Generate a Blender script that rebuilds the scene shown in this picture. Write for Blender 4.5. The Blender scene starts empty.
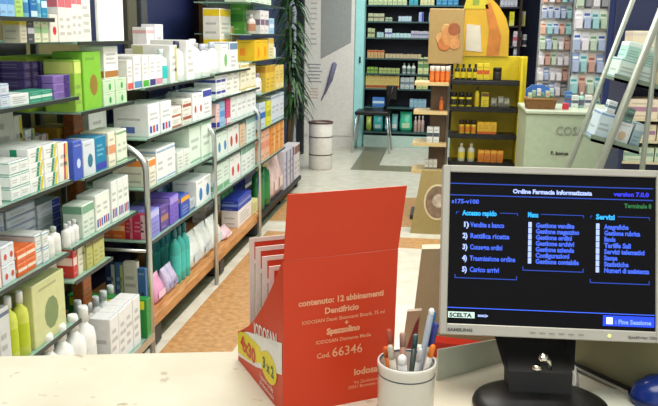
import bpy, math, random
from mathutils import Vector, Matrix
random.seed(4)
S = bpy.context.scene
COL = S.collection
PI = math.pi
# ------------------------------------------------------------------ camera
F = 780.0; H = 1.5
PITCH = math.radians(12.3); ROLL = math.radians(0.8); YAW = math.radians(7.9)
fw = Vector((-math.sin(YAW)*math.cos(PITCH), math.cos(YAW)*math.cos(PITCH), -math.sin(PITCH)))
rt0 = Vector((math.cos(YAW), math.sin(YAW), 0)); up0 = rt0.cross(fw)
rt = rt0*math.cos(ROLL) + up0*math.sin(ROLL); up = up0*math.cos(ROLL) - rt0*math.sin(ROLL)
CAM = Vector((0, 0, H))
def ray(x, y): return fw + rt*((x-329)/F) - up*((y-203)/F)
def onz(x, y, z): d = ray(x, y); return CAM + d*((z-H)/d.z)
def onx(x, y, X): d = ray(x, y); return CAM + d*(X/d.x)
def ony(x, y, Y): d = ray(x, y); return CAM + d*(Y/d.y)
def proj(p):
    v = Vector(p) - CAM; z = v.dot(fw)
    return 329 + F*v.dot(rt)/z, 203 - F*v.dot(up)/z
def ycol(px, X, z):                       # distance along a shelf edge, measured from the photo
    py = 150
    for _ in range(8):
        q = onx(px, py, X); py = proj((X, q.y, z))[1]
    return onx(px, py, X).y
cd = bpy.data.cameras.new('camera'); cam = bpy.data.objects.new('camera', cd); COL.objects.link(cam)
M3 = Matrix((rt, up, -fw)).transposed(); cam.matrix_world = Matrix.Translation(CAM) @ M3.to_4x4()
cd.sensor_width = 36; cd.lens = F/658*36; cd.clip_start = 0.05; S.camera = cam

# ------------------------------------------------------------------ materials
def lin(c): return tuple(((v/255)/12.92 if v/255 <= .04045 else ((v/255+.055)/1.055)**2.4) for v in c)
MC = {}
def mat(c, rough=.5, metal=0, noise=.06, scale=30, trans=0, emit=0, alpha=1):
    key = (tuple(c), rough, metal, noise, scale, trans, emit, alpha)
    if key in MC: return MC[key]
    m = bpy.data.materials.new('paint_%d' % len(MC)); m.use_nodes = True
    nt = m.node_tree; b = nt.nodes['Principled BSDF']; L = lin(c)
    if noise:
        tc = nt.nodes.new('ShaderNodeTexCoord'); n = nt.nodes.new('ShaderNodeTexNoise'); n.inputs['Scale'].default_value = scale
        nt.links.new(tc.outputs['Object'], n.inputs['Vector'])
        mx = nt.nodes.new('ShaderNodeMix'); mx.data_type = 'RGBA'
        mx.inputs[6].default_value = (*[v*(1-noise*2) for v in L], 1); mx.inputs[7].default_value = (*[min(1, v*(1+noise*2)) for v in L], 1)
        nt.links.new(n.outputs['Fac'], mx.inputs[0]); nt.links.new(mx.outputs[2], b.inputs['Base Color'])
        if emit: nt.links.new(mx.outputs[2], b.inputs['Emission Color'])
    else:
        b.inputs['Base Color'].default_value = (*L, 1); b.inputs['Emission Color'].default_value = (*L, 1)
    b.inputs['Roughness'].default_value = rough; b.inputs['Metallic'].default_value = metal
    b.inputs['Transmission Weight'].default_value = trans; b.inputs['Alpha'].default_value = alpha
    b.inputs['Emission Strength'].default_value = emit
    if trans: b.inputs['IOR'].default_value = 1.2
    MC[key] = m; return m
W = (250, 250, 248); CREAM = (225, 215, 190); GREY = (140, 140, 138)
CHROME = mat((205, 207, 205), .28, .85, .03)
GLASS = mat((175, 215, 195), .12, 0, .02, trans=.35, alpha=.85)
DARK = mat((26, 26, 28), .5); BLACK = mat((12, 12, 13), .4)
WOOD = None
def woodmat(c1, c2, sc=6):
    m = bpy.data.materials.new('wood'); m.use_nodes = True; nt = m.node_tree; b = nt.nodes['Principled BSDF']
    tc = nt.nodes.new('ShaderNodeTexCoord'); mp = nt.nodes.new('ShaderNodeMapping'); mp.inputs['Scale'].default_value = (14, 1.2, 14)
    n = nt.nodes.new('ShaderNodeTexNoise'); n.inputs['Scale'].default_value = sc; n.inputs['Detail'].default_value = 6
    r = nt.nodes.new('ShaderNodeValToRGB'); r.color_ramp.elements[0].position = .35; r.color_ramp.elements[1].position = .65
    r.color_ramp.elements[0].color = (*lin(c1), 1); r.color_ramp.elements[1].color = (*lin(c2), 1)
    nt.links.new(tc.outputs['Object'], mp.inputs[0]); nt.links.new(mp.outputs[0], n.inputs['Vector']); nt.links.new(n.outputs['Fac'], r.inputs[0])
    nt.links.new(r.outputs[0], b.inputs['Base Color']); b.inputs['Roughness'].default_value = .4
    return m
WOOD = woodmat((170, 112, 58), (205, 150, 92)); BROWN = woodmat((128, 66, 24), (164, 92, 40)); PALEWOOD = woodmat((205, 178, 120), (225, 200, 145))

# ------------------------------------------------------------------ mesh building
class MB:
    def __init__(s): s.v = []; s.f = []; s.mi = []; s.m = []; s.sm = []
    def slot(s, m):
        if m not in s.m: s.m.append(m)
        return s.m.index(m)
    def face(s, pts, m, smooth=False):
        i = len(s.v); s.v += [tuple(p) for p in pts]; s.f.append(tuple(range(i, i+len(pts)))); s.mi.append(s.slot(m)); s.sm.append(smooth)
    def box(s, a, b, m, bev=0):
        x0, y0, z0 = a; x1, y1, z1 = b; k = s.slot(m); i = len(s.v)
        if not bev:
            s.v += [(x0,y0,z0),(x1,y0,z0),(x1,y1,z0),(x0,y1,z0),(x0,y0,z1),(x1,y0,z1),(x1,y1,z1),(x0,y1,z1)]
            for f in ((0,3,2,1),(4,5,6,7),(0,1,5,4),(1,2,6,5),(2,3,7,6),(3,0,4,7)):
                s.f.append(tuple(i+q for q in f)); s.mi.append(k); s.sm.append(False)
        else:                                   # chamfered in plan and at the top and bottom rims
            def ring(z, e):
                return [(x0+e+bev,y0+e,z),(x1-e-bev,y0+e,z),(x1-e,y0+e+bev,z),(x1-e,y1-e-bev,z),(x1-e-bev,y1-e,z),(x0+e+bev,y1-e,z),(x0+e,y1-e-bev,z),(x0+e,y0+e+bev,z)]
            s.loft([ring(z0, bev), ring(z0+bev, 0), ring(z1-bev, 0), ring(z1, bev)], m, False)
    def loft(s, rings, m, smooth=True, cap=True):
        k = s.slot(m); i = len(s.v); n = len(rings[0])
        for r in rings: s.v += [tuple(p) for p in r]
        for a in range(len(rings)-1):
            for j in range(n):
                s.f.append((i+a*n+j, i+a*n+(j+1) % n, i+(a+1)*n+(j+1) % n, i+(a+1)*n+j)); s.mi.append(k); s.sm.append(smooth)
        if cap:
            s.f.append(tuple(i+j for j in reversed(range(n)))); s.mi.append(k); s.sm.append(False)
            b = i+(len(rings)-1)*n; s.f.append(tuple(b+j for j in range(n))); s.mi.append(k); s.sm.append(False)
    def lathe(s, prof, m, n=14, c=(0,0,0), sx=1, sy=1, smooth=True, cap=True):
        s.loft([[(c[0]+r*sx*math.cos(2*PI*j/n), c[1]+r*sy*math.sin(2*PI*j/n), c[2]+z) for j in range(n)] for r, z in prof], m, smooth, cap)
    def tube(s, pts, r, m, n=8, cap=True):
        pts = [Vector(p) for p in pts]; rings = []
        rr = r if isinstance(r, (list, tuple)) else [r]*len(pts)
        d0 = (pts[1]-pts[0]).normalized(); a = Vector((0,0,1)) if abs(d0.z) < .9 else Vector((1,0,0)); nx = d0.cross(a).normalized()
        for i, p in enumerate(pts):
            d = (pts[min(i+1, len(pts)-1)]-pts[max(i-1, 0)]).normalized()
            nx = (nx - d*nx.dot(d)).normalized(); ny = d.cross(nx)
            rings.append([p + nx*math.cos(2*PI*j/n)*rr[i] + ny*math.sin(2*PI*j/n)*rr[i] for j in range(n)])
        s.loft(rings, m, True, cap)
    def prism(s, poly, t, m, org=(0,0,0), U=(1,0,0), V=(0,0,1), N=(0,1,0)):   # outline extruded by t along N
        U, V, N, org = Vector(U), Vector(V), Vector(N), Vector(org)
        a = [org+U*x+V*y for x, y in poly]; s.loft([a, [p+N*t for p in a]], m, False)
    def mesh(s, name):
        me = bpy.data.meshes.new(name); me.from_pydata(s.v, [], s.f)
        for m in s.m: me.materials.append(m)
        me.polygons.foreach_set('material_index', s.mi); me.polygons.foreach_set('use_smooth', s.sm)
        me.update(); return me
    def obj(s, name, parent=None, loc=(0,0,0), rz=0):
        return link(name, s.mesh(name), parent, loc, rz)
def link(name, data, parent=None, loc=(0,0,0), rz=0):
    o = bpy.data.objects.new(name, data); COL.objects.link(o); o.location = loc; o.rotation_euler = (0,0,rz)
    if parent: o.parent = parent
    return o
def tag(o, label=None, cat=None, group=None, kind=None):
    if label: o['label'] = label
    if cat: o['category'] = cat
    if group: o['group'] = group
    if kind: o['kind'] = kind
    return o
def empty(name, loc, rz=0):
    o = link(name, None, None, loc, rz); o.empty_display_size = .05; return o
def text_mesh(body, size, m, align='LEFT', extrude=0, bold=0, space=1.0, sx=1.0):
    c = bpy.data.curves.new('t', 'FONT'); c.body = body; c.size = size; c.align_x = align; c.extrude = extrude; c.offset = bold; c.space_line = space
    c.resolution_u = 2
    o = bpy.data.objects.new('t', c); COL.objects.link(o); bpy.context.view_layer.update()
    me = bpy.data.meshes.new_from_object(o.evaluated_get(bpy.context.evaluated_depsgraph_get()))
    bpy.data.objects.remove(o); me.materials.clear(); me.materials.append(m)
    if sx != 1: me.transform(Matrix.Diagonal((sx, 1, 1, 1)))
    return me
def place_text(name, me, parent, x, y, z, rot):     # rot: euler
    o = bpy.data.objects.new(name, me); COL.objects.link(o); o.parent = parent; o.location = (x, y, z); o.rotation_euler = rot; return o
UP = (PI/2, 0, 0)                                     # text standing in the local XZ plane, read from -Y

# ------------------------------------------------------------------ setting
def struct(name, mb): return tag(mb.obj(name), kind='structure')
# floor : cream terrazzo with tan inlaid bands
fm = bpy.data.materials.new('terrazzo'); fm.use_nodes = True; nt = fm.node_tree; bs = nt.nodes['Principled BSDF']
tc = nt.nodes.new('ShaderNodeTexCoord'); sp = nt.nodes.new('ShaderNodeSeparateXYZ'); nt.links.new(tc.outputs['Object'], sp.inputs[0])
def mth(op, a, b=0, c=None):
    n = nt.nodes.new('ShaderNodeMath'); n.operation = op
    for i, v in enumerate((a, b)):
        if isinstance(v, (int, float)): n.inputs[i].default_value = v
        else: nt.links.new(v, n.inputs[i])
    return n.outputs[0]
def rect(x0, x1, y0, y1):
    r = mth('MULTIPLY', mth('GREATER_THAN', sp.outputs[0], x0), mth('LESS_THAN', sp.outputs[0], x1))
    return mth('MULTIPLY', r, mth('MULTIPLY', mth('GREATER_THAN', sp.outputs[1], y0), mth('LESS_THAN', sp.outputs[1], y1)))
def speck(c1, c2, sc):
    n = nt.nodes.new('ShaderNodeTexNoise'); n.inputs['Scale'].default_value = sc; n.inputs['Detail'].default_value = 8; nt.links.new(tc.outputs['Object'], n.inputs['Vector'])
    r = nt.nodes.new('ShaderNodeValToRGB'); r.color_ramp.elements[0].position = .35; r.color_ramp.elements[1].position = .65
    r.color_ramp.elements[0].color = (*lin(c1), 1); r.color_ramp.elements[1].color = (*lin(c2), 1); nt.links.new(n.outputs['Fac'], r.inputs[0]); return r.outputs[0]
def mixc(f, a, b):
    n = nt.nodes.new('ShaderNodeMix'); n.data_type = 'RGBA'; nt.links.new(f, n.inputs[0]); nt.links.new(a, n.inputs[6]); nt.links.new(b, n.inputs[7]); return n.outputs[2]
base = speck((206, 201, 182), (224, 220, 204), 9)
tan = speck((176, 128, 80), (206, 160, 108), 30)
grey = speck((122, 116, 92), (140, 132, 106), 20)
t1 = mth('MAXIMUM', rect(-1.27, -.93, -3, 5.72), mth('MAXIMUM', rect(-.93, 3, 5.42, 5.72), rect(-1.42, 3, 6.05, 7.2)))
g1 = mth('MAXIMUM', rect(-.96, 3, 8.6, 8.98), rect(-.96, -.66, 8.6, 10.45))
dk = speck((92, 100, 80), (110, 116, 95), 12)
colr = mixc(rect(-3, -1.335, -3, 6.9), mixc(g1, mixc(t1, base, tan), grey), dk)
nt.links.new(colr, bs.inputs['Base Color']); bs.inputs['Roughness'].default_value = .28
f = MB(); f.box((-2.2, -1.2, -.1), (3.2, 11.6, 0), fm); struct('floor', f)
NAVY = mat((24, 34, 78), .45); WALLW = mat((224, 220, 214), .6); BLUE = mat((38, 58, 118), .5)
f = MB(); f.box((-2.0, -1.2, 0), (-1.88, 11.6, 2.9), NAVY); struct('wall_left', f)
f = MB(); f.box((-1.88, 11.35, 0), (3.2, 11.5, 2.9), NAVY); struct('wall_back', f)
f = MB(); f.box((3.1, -1.2, 0), (3.2, 11.35, 2.9), mat((190, 190, 185), .6)); struct('wall_right', f)
f = MB(); f.box((-2.2, -1.2, 2.9), (3.2, 11.6, 3.0), mat((235, 235, 232), .7)); struct('ceiling', f)
f = MB(); f.box((1.0, 8.45, 0), (3.1, 8.55, 2.9), BLUE); struct('wall_partition', f)
f = MB(); f.box((-1.88, 10.4, 0), (-1.13, 10.62, 2.9), WALLW); pil = struct('wall_pillar', f)
CY = mat((170, 232, 232), .4)
f = MB(); f.box((-1.13, 10.38, 0), (-1.01, 10.62, 2.9), CY, .008); struct('trim_1', f)
f = MB()
f.box((-1.065, 10.365, 1.12), (-1.045, 10.38, 1.2), DARK); struct('trim_2', f)
for i, (px, w, c) in enumerate(((135, .14, (84, 82, 62)), (147, .1, (66, 70, 74)), (208, .16, (176, 130, 50)))):
    y = ycol(px, -1.83, 1.5); f = MB(); f.box((-1.88, y-w/2, 0), (-1.84, y+w/2, 2.9), mat(c, .5), .006); struct('trim_%d' % (i+3), f)
f = MB(); f.box((-1.875, 3.1, .2), (-1.84, 4.0, 2.5), mat((92, 88, 44), .5)); struct('trim_6', f)
xa_ = ony(296.5, 80, 9.6).x; xb_ = ony(303.5, 80, 9.6).x; f = MB(); f.box((xa_, 9.6, 0), (xb_, 9.68, 2.9), mat((34, 38, 42), .4), .01); struct('trim_7', f)
xa_ = ony(289, 80, 9.6).x; xb_ = ony(296, 80, 9.6).x; f = MB(); f.box((xa_, 9.6, 0), (xb_-.002, 9.66, 2.9), mat((176, 186, 200), .4), .01); struct('trim_8', f)
# poster on the pillar
pt = empty('wall_poster', (-1.48, 10.4, 1.5))
f = MB(); f.box((-.33, -.012, -1.35), (.33, 0, 1.3), mat((234, 229, 222), .4)); f.obj('backing_sheet', pt)
f = MB(); f.prism([(-.1, -.34), (.3, -.12), (.3, 1.2), (-.1, 1.2)], .003, mat((158, 160, 158), .5), (0, -.016, 0), N=(0,1,0)); f.obj('grey_picture', pt)
pm = mat((122, 118, 146), .5)
f = MB(); f.tube([(.1, -.03, -.38), (.09, -.03, -.4), (.03, -.03, -.62), (.02, -.03, -.64), (-.04, -.03, -.8), (-.05, -.03, -.81), (-.08, -.03, -.88)], [.015, .034, .034, .026, .014, .009, .008], pm); f.obj('pen_picture', pt)
for k in range(6): f = MB(); f.box((-.27, -.014, -.42-k*.045), (-.27+random.uniform(.15, .24), -.012, -.405-k*.045), mat((150, 148, 158), .6)); f.obj('text_line', pt)
for k in range(18): f = MB(); f.box((-.24, -.014, .95-k*.065), (-.24+random.uniform(.05, .09), -.012, .97-k*.065), mat((192, 190, 186), .6)); f.obj('text_line', pt)
for k in range(4): f = MB(); f.box((-.24, -.014, -.74-k*.04), (-.13, -.012, -.725-k*.04), mat((212, 180, 166), .6)); f.obj('text_line', pt)
tag(pt, 'white wall poster with a slanted grey picture and a pen drawing', 'poster')

# ------------------------------------------------------------------ products
ORD = ['', 'first', 'second', 'third', 'fourth', 'fifth', 'sixth', 'seventh', 'eighth', 'ninth', 'tenth', 'eleventh', 'twelfth', 'thirteenth', 'fourteenth', 'fifteenth', 'sixteenth', 'seventeenth', 'eighteenth', 'nineteenth', 'twentieth', 'twenty-first', 'twenty-second', 'twenty-third', 'twenty-fourth', 'twenty-fifth', 'twenty-sixth', 'twenty-seventh', 'twenty-eighth', 'twenty-ninth', 'thirtieth', 'thirty-first', 'thirty-second', 'thirty-third', 'thirty-fourth', 'thirty-fifth', 'thirty-sixth']
PEND = []     # (object, desc, place, group, order end word)
CACHE = {}
def carton_mesh(w, h, d, c, a, style, seed):
    rnd = random.Random(seed); f = MB(); B = mat(c, .42); A = mat(a, .42); T = mat(tuple(int(v*.74+20) for v in c) if sum(c) > 380 else tuple(int(v*.6+95) for v in c), .5)
    x0, x1 = -w/2, w/2; e = .0006; ch = min(.002, w*.05)
    f.box((x0, 0, 0), (x1, d, h), B, ch)
    def pf(u0, u1, v0, v1, m): f.face([(x0+w*u0, -e, h*v0), (x0+w*u1, -e, h*v0), (x0+w*u1, -e, h*v1), (x0+w*u0, -e, h*v1)], m)
    def pl(u0, u1, v0, v1, m): f.face([(x0-e, d*(1-u0), h*v0), (x0-e, d*(1-u1), h*v0), (x0-e, d*(1-u1), h*v1), (x0-e, d*(1-u0), h*v1)], m)
    def both(v0, v1, m, u0=.03, u1=.97): pf(u0, u1, v0, v1, m); pl(u0, u1, v0, v1, m)
    def lines(n, v0, v1):
        for k in range(n):
            v = v0+(v1-v0)*k/max(1, n); hh = (v1-v0)/n*.45; u = rnd.uniform(.1, .25)
            pf(u, rnd.uniform(.6, .9), v, v+hh, T)
            if k % 2 == 0: pl(u, rnd.uniform(.5, .85), v, v+hh, T)
    if style == 'band': both(.04, .24, A); lines(3, .45, .85)
    elif style == 'top': both(.74, .96, A); lines(3, .15, .6)
    elif style == 'mid': both(.38, .62, A); lines(1, .75, .9); lines(1, .12, .25)
    elif style == 'side': pf(.62, .97, .03, .97, A); pl(.03, .3, .03, .97, A); lines(3, .3, .8)
    elif style == 'diag':
        for q, m in ((0, A), (.22, mat((222, 205, 60), .5))):
            f.face([(x0+w*(.45+q), -e, h*.03), (x0+w*(.62+q), -e, h*.03), (x0+w*(.78+q), -e, h*.97), (x0+w*(.61+q), -e, h*.97)], m)
        pl(.6, .75, .03, .97, A); lines(2, .4, .8)
    elif style == 'spot':
        n = 10; cx, cz, r = x0+w*.55, h*.42, min(w, h)*.22
        f.face([(cx+r*math.cos(2*PI*k/n), -e, cz+r*1.2*math.sin(2*PI*k/n)) for k in range(n)], A); pl(.2, .5, .25, .6, A); lines(1, .86, .95)
    elif style == 'marks':
        for k in range(3):
            pf(.1+.28*k, .28+.28*k, .1, .32, mat(((40, 70, 170), (200, 60, 80), a)[k % 3], .5))
        pl(.2, .6, .1, .3, A); lines(2, .5, .8)
    elif style == 'edge': both(.05, .1, A); both(.88, .94, A); lines(2, .35, .7)
    elif style == 'lines': lines(4, .2, .85)
    # tuck flap seam on the top
    f.face([(x0+w*.1, d*.06, h+e), (x1-w*.1, d*.06, h+e), (x1-w*.1, d*.1, h+e), (x0+w*.1, d*.1, h+e)], T)
    return f.mesh('carton')
def carton(loc, rz, w, h, d, c, a=(120,120,120), style='lines', name='carton', seed=1):
    key = (round(w, 3), round(h, 3), round(d, 3), tuple(c), tuple(a), style, seed)
    if key not in CACHE: CACHE[key] = carton_mesh(w, h, d, c, a, style, seed)
    return link(name, CACHE[key], None, loc, rz)
def bottle(loc, rz, r, h, c, cap, a, kind='bottle', flat=.7):
    key = ('b', round(r, 3), round(h, 3), tuple(c), tuple(cap), tuple(a), kind, flat)
    if key not in CACHE:
        f = MB(); B = mat(c, .3); rr = min(r, h*.5)
        if kind == 'tube':
            f.lathe([(rr*.9, h*.0), (rr, .01), (rr, h*.12)], B, 14, (0, r*flat, 0), 1, flat, cap=True)
            f.loft([[(rr*math.cos(2*PI*j/14)*1, r*flat+rr*flat*s*math.sin(2*PI*j/14), z) for j in range(14)] for z, s in ((h*.12, 1), (h*.5, .7), (h*.97, .12), (h, .12))], B)
            b1 = f.mesh('bottle'); g = MB(); g.lathe([(rr*.8, 0), (rr*.8, h*.1)], mat(cap, .4), 12, (0, r*flat, 0), 1, flat); c1 = g.mesh('cap')
        elif kind == 'jar':
            f.lathe([(rr*.92, 0), (rr, h*.04), (rr, h*.66), (rr*.9, h*.72)], B, 16, (0, r*flat, 0), 1, flat)
            f.lathe([(rr*1.01, h*.15), (rr*1.01, h*.55)], mat(a, .5), 16, (0, r*flat, 0), 1, flat, cap=False)
            b1 = f.mesh('bottle'); g = MB(); g.lathe([(rr, h*.7), (rr, h*.97), (rr*.94, h)], mat(cap, .4), 16, (0, r*flat, 0), 1, flat); c1 = g.mesh('cap')
        else:
            f.lathe([(rr*.9, 0), (rr, h*.03), (rr, h*.62), (rr*.85, h*.72), (rr*.38, h*.78), (rr*.36, h*.84)], B, 14, (0, r*flat, 0), 1, flat)
            f.lathe([(rr*1.015, h*.16), (rr*1.015, h*.52)], mat(a, .5), 14, (0, r*flat, 0), 1, flat, cap=False)
            b1 = f.mesh('bottle'); g = MB(); g.lathe([(rr*.45, h*.82), (rr*.45, h*.97), (rr*.38, h)], mat(cap, .4), 12, (0, r*flat, 0), 1, flat); c1 = g.mesh('cap')
        CACHE[key] = (b1, c1)
    b1, c1 = CACHE[key]; nm = {'tube': 'tube', 'jar': 'jar'}.get(kind, 'bottle')
    o = link(nm, b1, None, loc, rz); link('cap', c1, o); return o
def bag(loc, rz, w, h, d, c, a, seed=3):
    key = ('g', round(w, 3), round(h, 3), round(d, 3), tuple(c), tuple(a), seed)
    if key not in CACHE:
        rnd = random.Random(seed); f = MB(); n = 16; B = mat(c, .25, noise=.1, scale=40); rings = []
        for i in range(7):
            t = i/6; sw = (.86, 1, 1, .97, .92, .9, .96)[i]; sd = (.7, 1, 1, .9, .65, .3, .06)[i]
            rings.append([(w/2*sw*math.copysign(abs(math.cos(q))**.5, math.cos(q))+rnd.uniform(-.02, .02)*w, d/2+d/2*sd*math.copysign(abs(math.sin(q))**.6, math.sin(q))*(1+rnd.uniform(-.08, .02)), h*t) for q in [2*PI*j/n for j in range(n)]])
        f.loft(rings, B); b = f.mesh('bag'); g = MB()
        g.face([(-w*.3, -.004, h*.2), (w*.3, -.004, h*.2), (w*.3, -.003, h*.45), (-w*.3, -.003, h*.45)], mat(a, .5)); CACHE[key] = (b, g.mesh('printed_label'))
    b, l = CACHE[key]; o = link('plastic_pack', b, None, loc, rz); link('printed_label', l, o); return o
def product(kind, loc, rz, w, h, d, c, a, style, desc, place, group, word, seed=1):
    if kind == 'c': o = carton(loc, rz, w, h, d, c, a, style, seed=seed); cat = 'carton'
    elif kind == 'k': o = carton(loc, rz, w, h, d, c, a, style, 'booklet', seed=seed); cat = 'booklet'
    elif kind == 'g': o = bag(loc, rz, w, h, d, c, a, seed); cat = 'pack'
    else:
        fl = min(1, d/(w)) if w > 0 else 1
        o = bottle(loc, rz, w/2*.96, h, c, style if isinstance(style, tuple) else W, a, {'b': 'bottle', 't': 'tube', 'j': 'jar'}[kind], fl); cat = {'b': 'bottle', 't': 'tube', 'j': 'jar'}[kind]
    o['category'] = cat
    PEND.append([o, desc, place, group, word]); return o

RZ = PI/2; XF = -1.31
def row(z, place, items, X=XF, inset=.012, depth=.2):
    """items: near column, far column, top y (at near column), count, stack, kind, colour, accent, style, description [, depth, extra inset]"""
    for k, it in enumerate(items):
        p0, p1, yt, n, st, kind, c, a, style, desc = it[:10]
        d = it[10] if len(it) > 10 else depth; ins = inset + (it[11] if len(it) > 11 else 0); z0 = z + (it[12] if len(it) > 12 else 0)
        xf = X - ins
        y0 = ycol(p0, xf, z0+.05); y1 = ycol(p1, xf, z0+.05)
        q = onx(p0, yt, xf); h = max(.02, (H + (q.z-H)*(y0/q.y)) - z0)
        w = (y1-y0)/n
        for i in range(n):
            jit = random.uniform(0, .008)
            for s in range(st):
                hh = h/st
                product(kind, (xf-jit, y0+w*(i+.5), z0+hh*s), RZ, w*(.97 if kind in 'ck' else .99), hh-.0008, d, c, a, style, desc + (' in a stack' if False else ''), place, 'goods on '+place, 'near', seed=k*3+1 if kind != 'g' else k*5+i)
LB = (150, 190, 232); TEAL = (30, 130, 140); PUR = (98, 74, 160); LIME = (140, 190, 45); GRN = (40, 150, 90); YEL = (232, 208, 40)
PINK = (225, 150, 185); RED = (200, 40, 40); ORG = (232, 110, 40); NB = (40, 60, 160)
# rack building -----------------------------------------------------------------
def shelf_slab(z, y0, y1, x0=-1.72, x1=XF, m=None, name='shelf', parent=None, th=.009, lip=True):
    f = MB(); f.box((x0, y0, z-th), (x1, y1, z), m or GLASS, .002)
    o = f.obj(name, parent)
    if lip:
        g = MB(); g.box((x1, y0, z-th-.003), (x1+.005, y1, z+.001), mat((44, 50, 48), .35)); g.obj('edge_strip', o)
    return o
def upright(parent, x, y, z0, z1, r=.014):
    f = MB(); f.box((x-r, y-r, z0), (x+r, y+r, z1), mat((96, 98, 94), .35, .5), .003); return f.obj('upright', parent)
def hoop(parent, y, zt=1.02, r=.0135):
    pts = [(-1.288, y, .0), (-1.288, y, .5), (-1.288, y, zt-.14)]
    for k in range(1, 9):
        t = k/8*PI/2; pts.append((-1.288-.22*(1-math.cos(t)), y, zt-.14+.14*math.sin(t)))
    pts.append((-1.7, y, zt)); f = MB(); f.tube(pts, r, CHROME, 10); return f.obj('hoop_post', parent)
def rack(name, label, y0, y1, levels, hoops=(), back=None, top=2.3, foot=0):
    e = empty(name, (0, 0, 0)); tag(e, label, 'shelf rack', 'shelf racks along the left wall')
    for y in (y0+.03, y1-.03): upright(e, -1.735, y, foot, top)
    for lv in levels:
        z = lv[0]; a = lv[1] if len(lv) > 1 else y0; b = lv[2] if len(lv) > 2 else y1; xx = lv[3] if len(lv) > 3 else XF
        shelf_slab(z, a+.005, b-.005, x1=xx, parent=e)
    for y in hoops: hoop(e, y)
    if back:
        f = MB(); f.box((-1.76, y0+.07, 0.0), (-1.75, y1-.07, back), mat((30, 32, 34), .6)); f.obj('back_panel', e)
    return e
r1 = rack('display_rack', 'nearest dark shelf rack with purple cartons, cut by the left picture edge', 1.55, 2.66, [(1.535, 1.56, 2.57), (1.26, 1.56, 2.72), (.965, 1.56, 2.64), (.71, 1.56, 2.58), (.43, 1.56, 2.64)], back=2.2)
r2 = rack('display_rack', 'second shelf rack with lime green cartons, just past the nearest rack', 2.73, 3.24, [(1.455, 2.73, 3.24), (1.2,), (.95,), (.715, 2.6, 3.24), (.585, 2.6, 2.95)], back=1.45)
r3 = rack('display_rack', 'third shelf rack with white cartons, framed by two curved chrome posts', 3.38, 4.47, [(1.245,), (1.015,), (.78,), (.53,)], hoops=(3.3, 4.38), top=1.3, foot=.166)
r4 = rack('display_rack', 'fourth shelf rack with packed white boxes, before the narrow farthest rack', 4.49, 5.64, [(1.255, 4.49, 5.35), (1.105,), (.925,), (.735,), (.53,)], hoops=(5.53,), top=1.3, foot=.166)
r5 = rack('display_rack', 'farthest shelf rack with yellow and orange cartons beside the potted plant', 5.7, 6.6, [(1.7, 5.4, 6.6), (1.485, 5.4, 6.6), (1.295, 5.4, 6.6), (1.045,), (.785,), (.53,)], back=1.9, top=2.2)
f = MB(); f.box((-1.505, 2.97, .126), (-1.455, 3.05, 1.19), BROWN, .004); f.obj('wooden_upright', r2)
# low timber base under racks three and four
bb = empty('timber_plinth', (0, 0, 0)); tag(bb, 'long low wooden plinth on dark feet under the middle racks', 'plinth')
f = MB(); f.box((-1.76, 3.36, .105), (-1.304, 5.66, .165), WOOD, .006); f.obj('plank', bb)
for y in (3.44, 4.58, 5.58):
    f = MB(); f.box((-1.42, y-.055, 0), (-1.31, y+.055, .104), mat((40, 44, 44), .5), .012); f.obj('foot', bb)
b5 = empty('metal_plinth', (0,0,0)); tag(b5, 'low black metal plinth under the farthest rack', 'plinth')
f = MB(); f.box((-1.72, 5.72, .06), (-1.34, 7.6, .1), DARK, .004); f.obj('plank', b5)
for y in (5.85, 6.7, 7.5):
    f = MB(); f.box((-1.42, y-.04, 0), (-1.36, y+.04, .06), BLACK, .006); f.obj('foot', b5)
b1 = empty('glass_plinth', (0,0,0)); tag(b1, 'low glass shelf with metal edge at floor level of the second rack', 'plinth')
f = MB(); f.box((-1.72, 2.30, .1), (-1.27, 3.27, .125), GLASS, .003); f.box((-1.27, 2.30, .095), (-1.262, 3.27, .132), CHROME); f.obj('plank', b1)
for y in (2.5, 3.2):
    f = MB(); f.box((-1.5, y-.03, 0), (-1.3, y+.03, .1), DARK, .006); f.obj('foot', b1)

# ---- nearest rack
N = 'nearest rack'
row(1.535, 'top shelf of the '+N, [
 (-40, 0, -30, 2, 1, 'c', (190,205,225), NB, 'band', 'pale grey blue carton'), (1, 16, -18, 2, 1, 'c', (150,195,235), (90,150,215), 'mid', 'light blue carton'),
 (16, 24, -15, 1, 1, 'c', (175,215,110), (120,180,190), 'top', 'pale green carton'), (24, 31, -12, 1, 1, 'b', (140,200,225), (60,130,190), (60,140,190), 'light blue bottle'),
 (31, 38, -12, 1, 1, 'c', (20,110,175), (200,225,235), 'band', 'deep blue carton'), (38, 42, -11, 1, 1, 'b', (150,210,225), (90,160,190), (90,170,200), 'aqua bottle'), (43, 49, -10, 1, 1, 'c', (25,140,185), (210,230,240), 'mid', 'turquoise carton')])
row(1.26, 'second shelf of the '+N, [
 (-35, 0, 84, 2, 1, 'c', (215,214,210), (210,130,70), 'mid', 'white carton with orange band'), (1, 10, 84, 1, 2, 'c', (205,214,226), (120,150,200), 'edge', 'white and pale blue flat carton'),
 (11, 32, 95, 1, 1, 'c', (226,228,228), (170,190,200), 'lines', 'long white carton'),
 (30, 54, 92, 2, 1, 'c', (48,148,120), (210,232,220), 'mid', 'emerald green carton', .08), (55, 72, 76, 1, 3, 'c', (132,104,178), (66,44,120), 'side', 'purple carton at the front', .06),
 ], depth=.13)
row(1.26, 'second shelf of the '+N, [
 (26, 42, 62, 2, 4, 'c', (104,84,150), (58,40,104), 'side', 'stacked purple carton'), (43, 55, 62, 1, 4, 'c', (150,130,190), (70,48,124), 'side', 'stacked lilac carton')], depth=.12, inset=.15)
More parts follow.
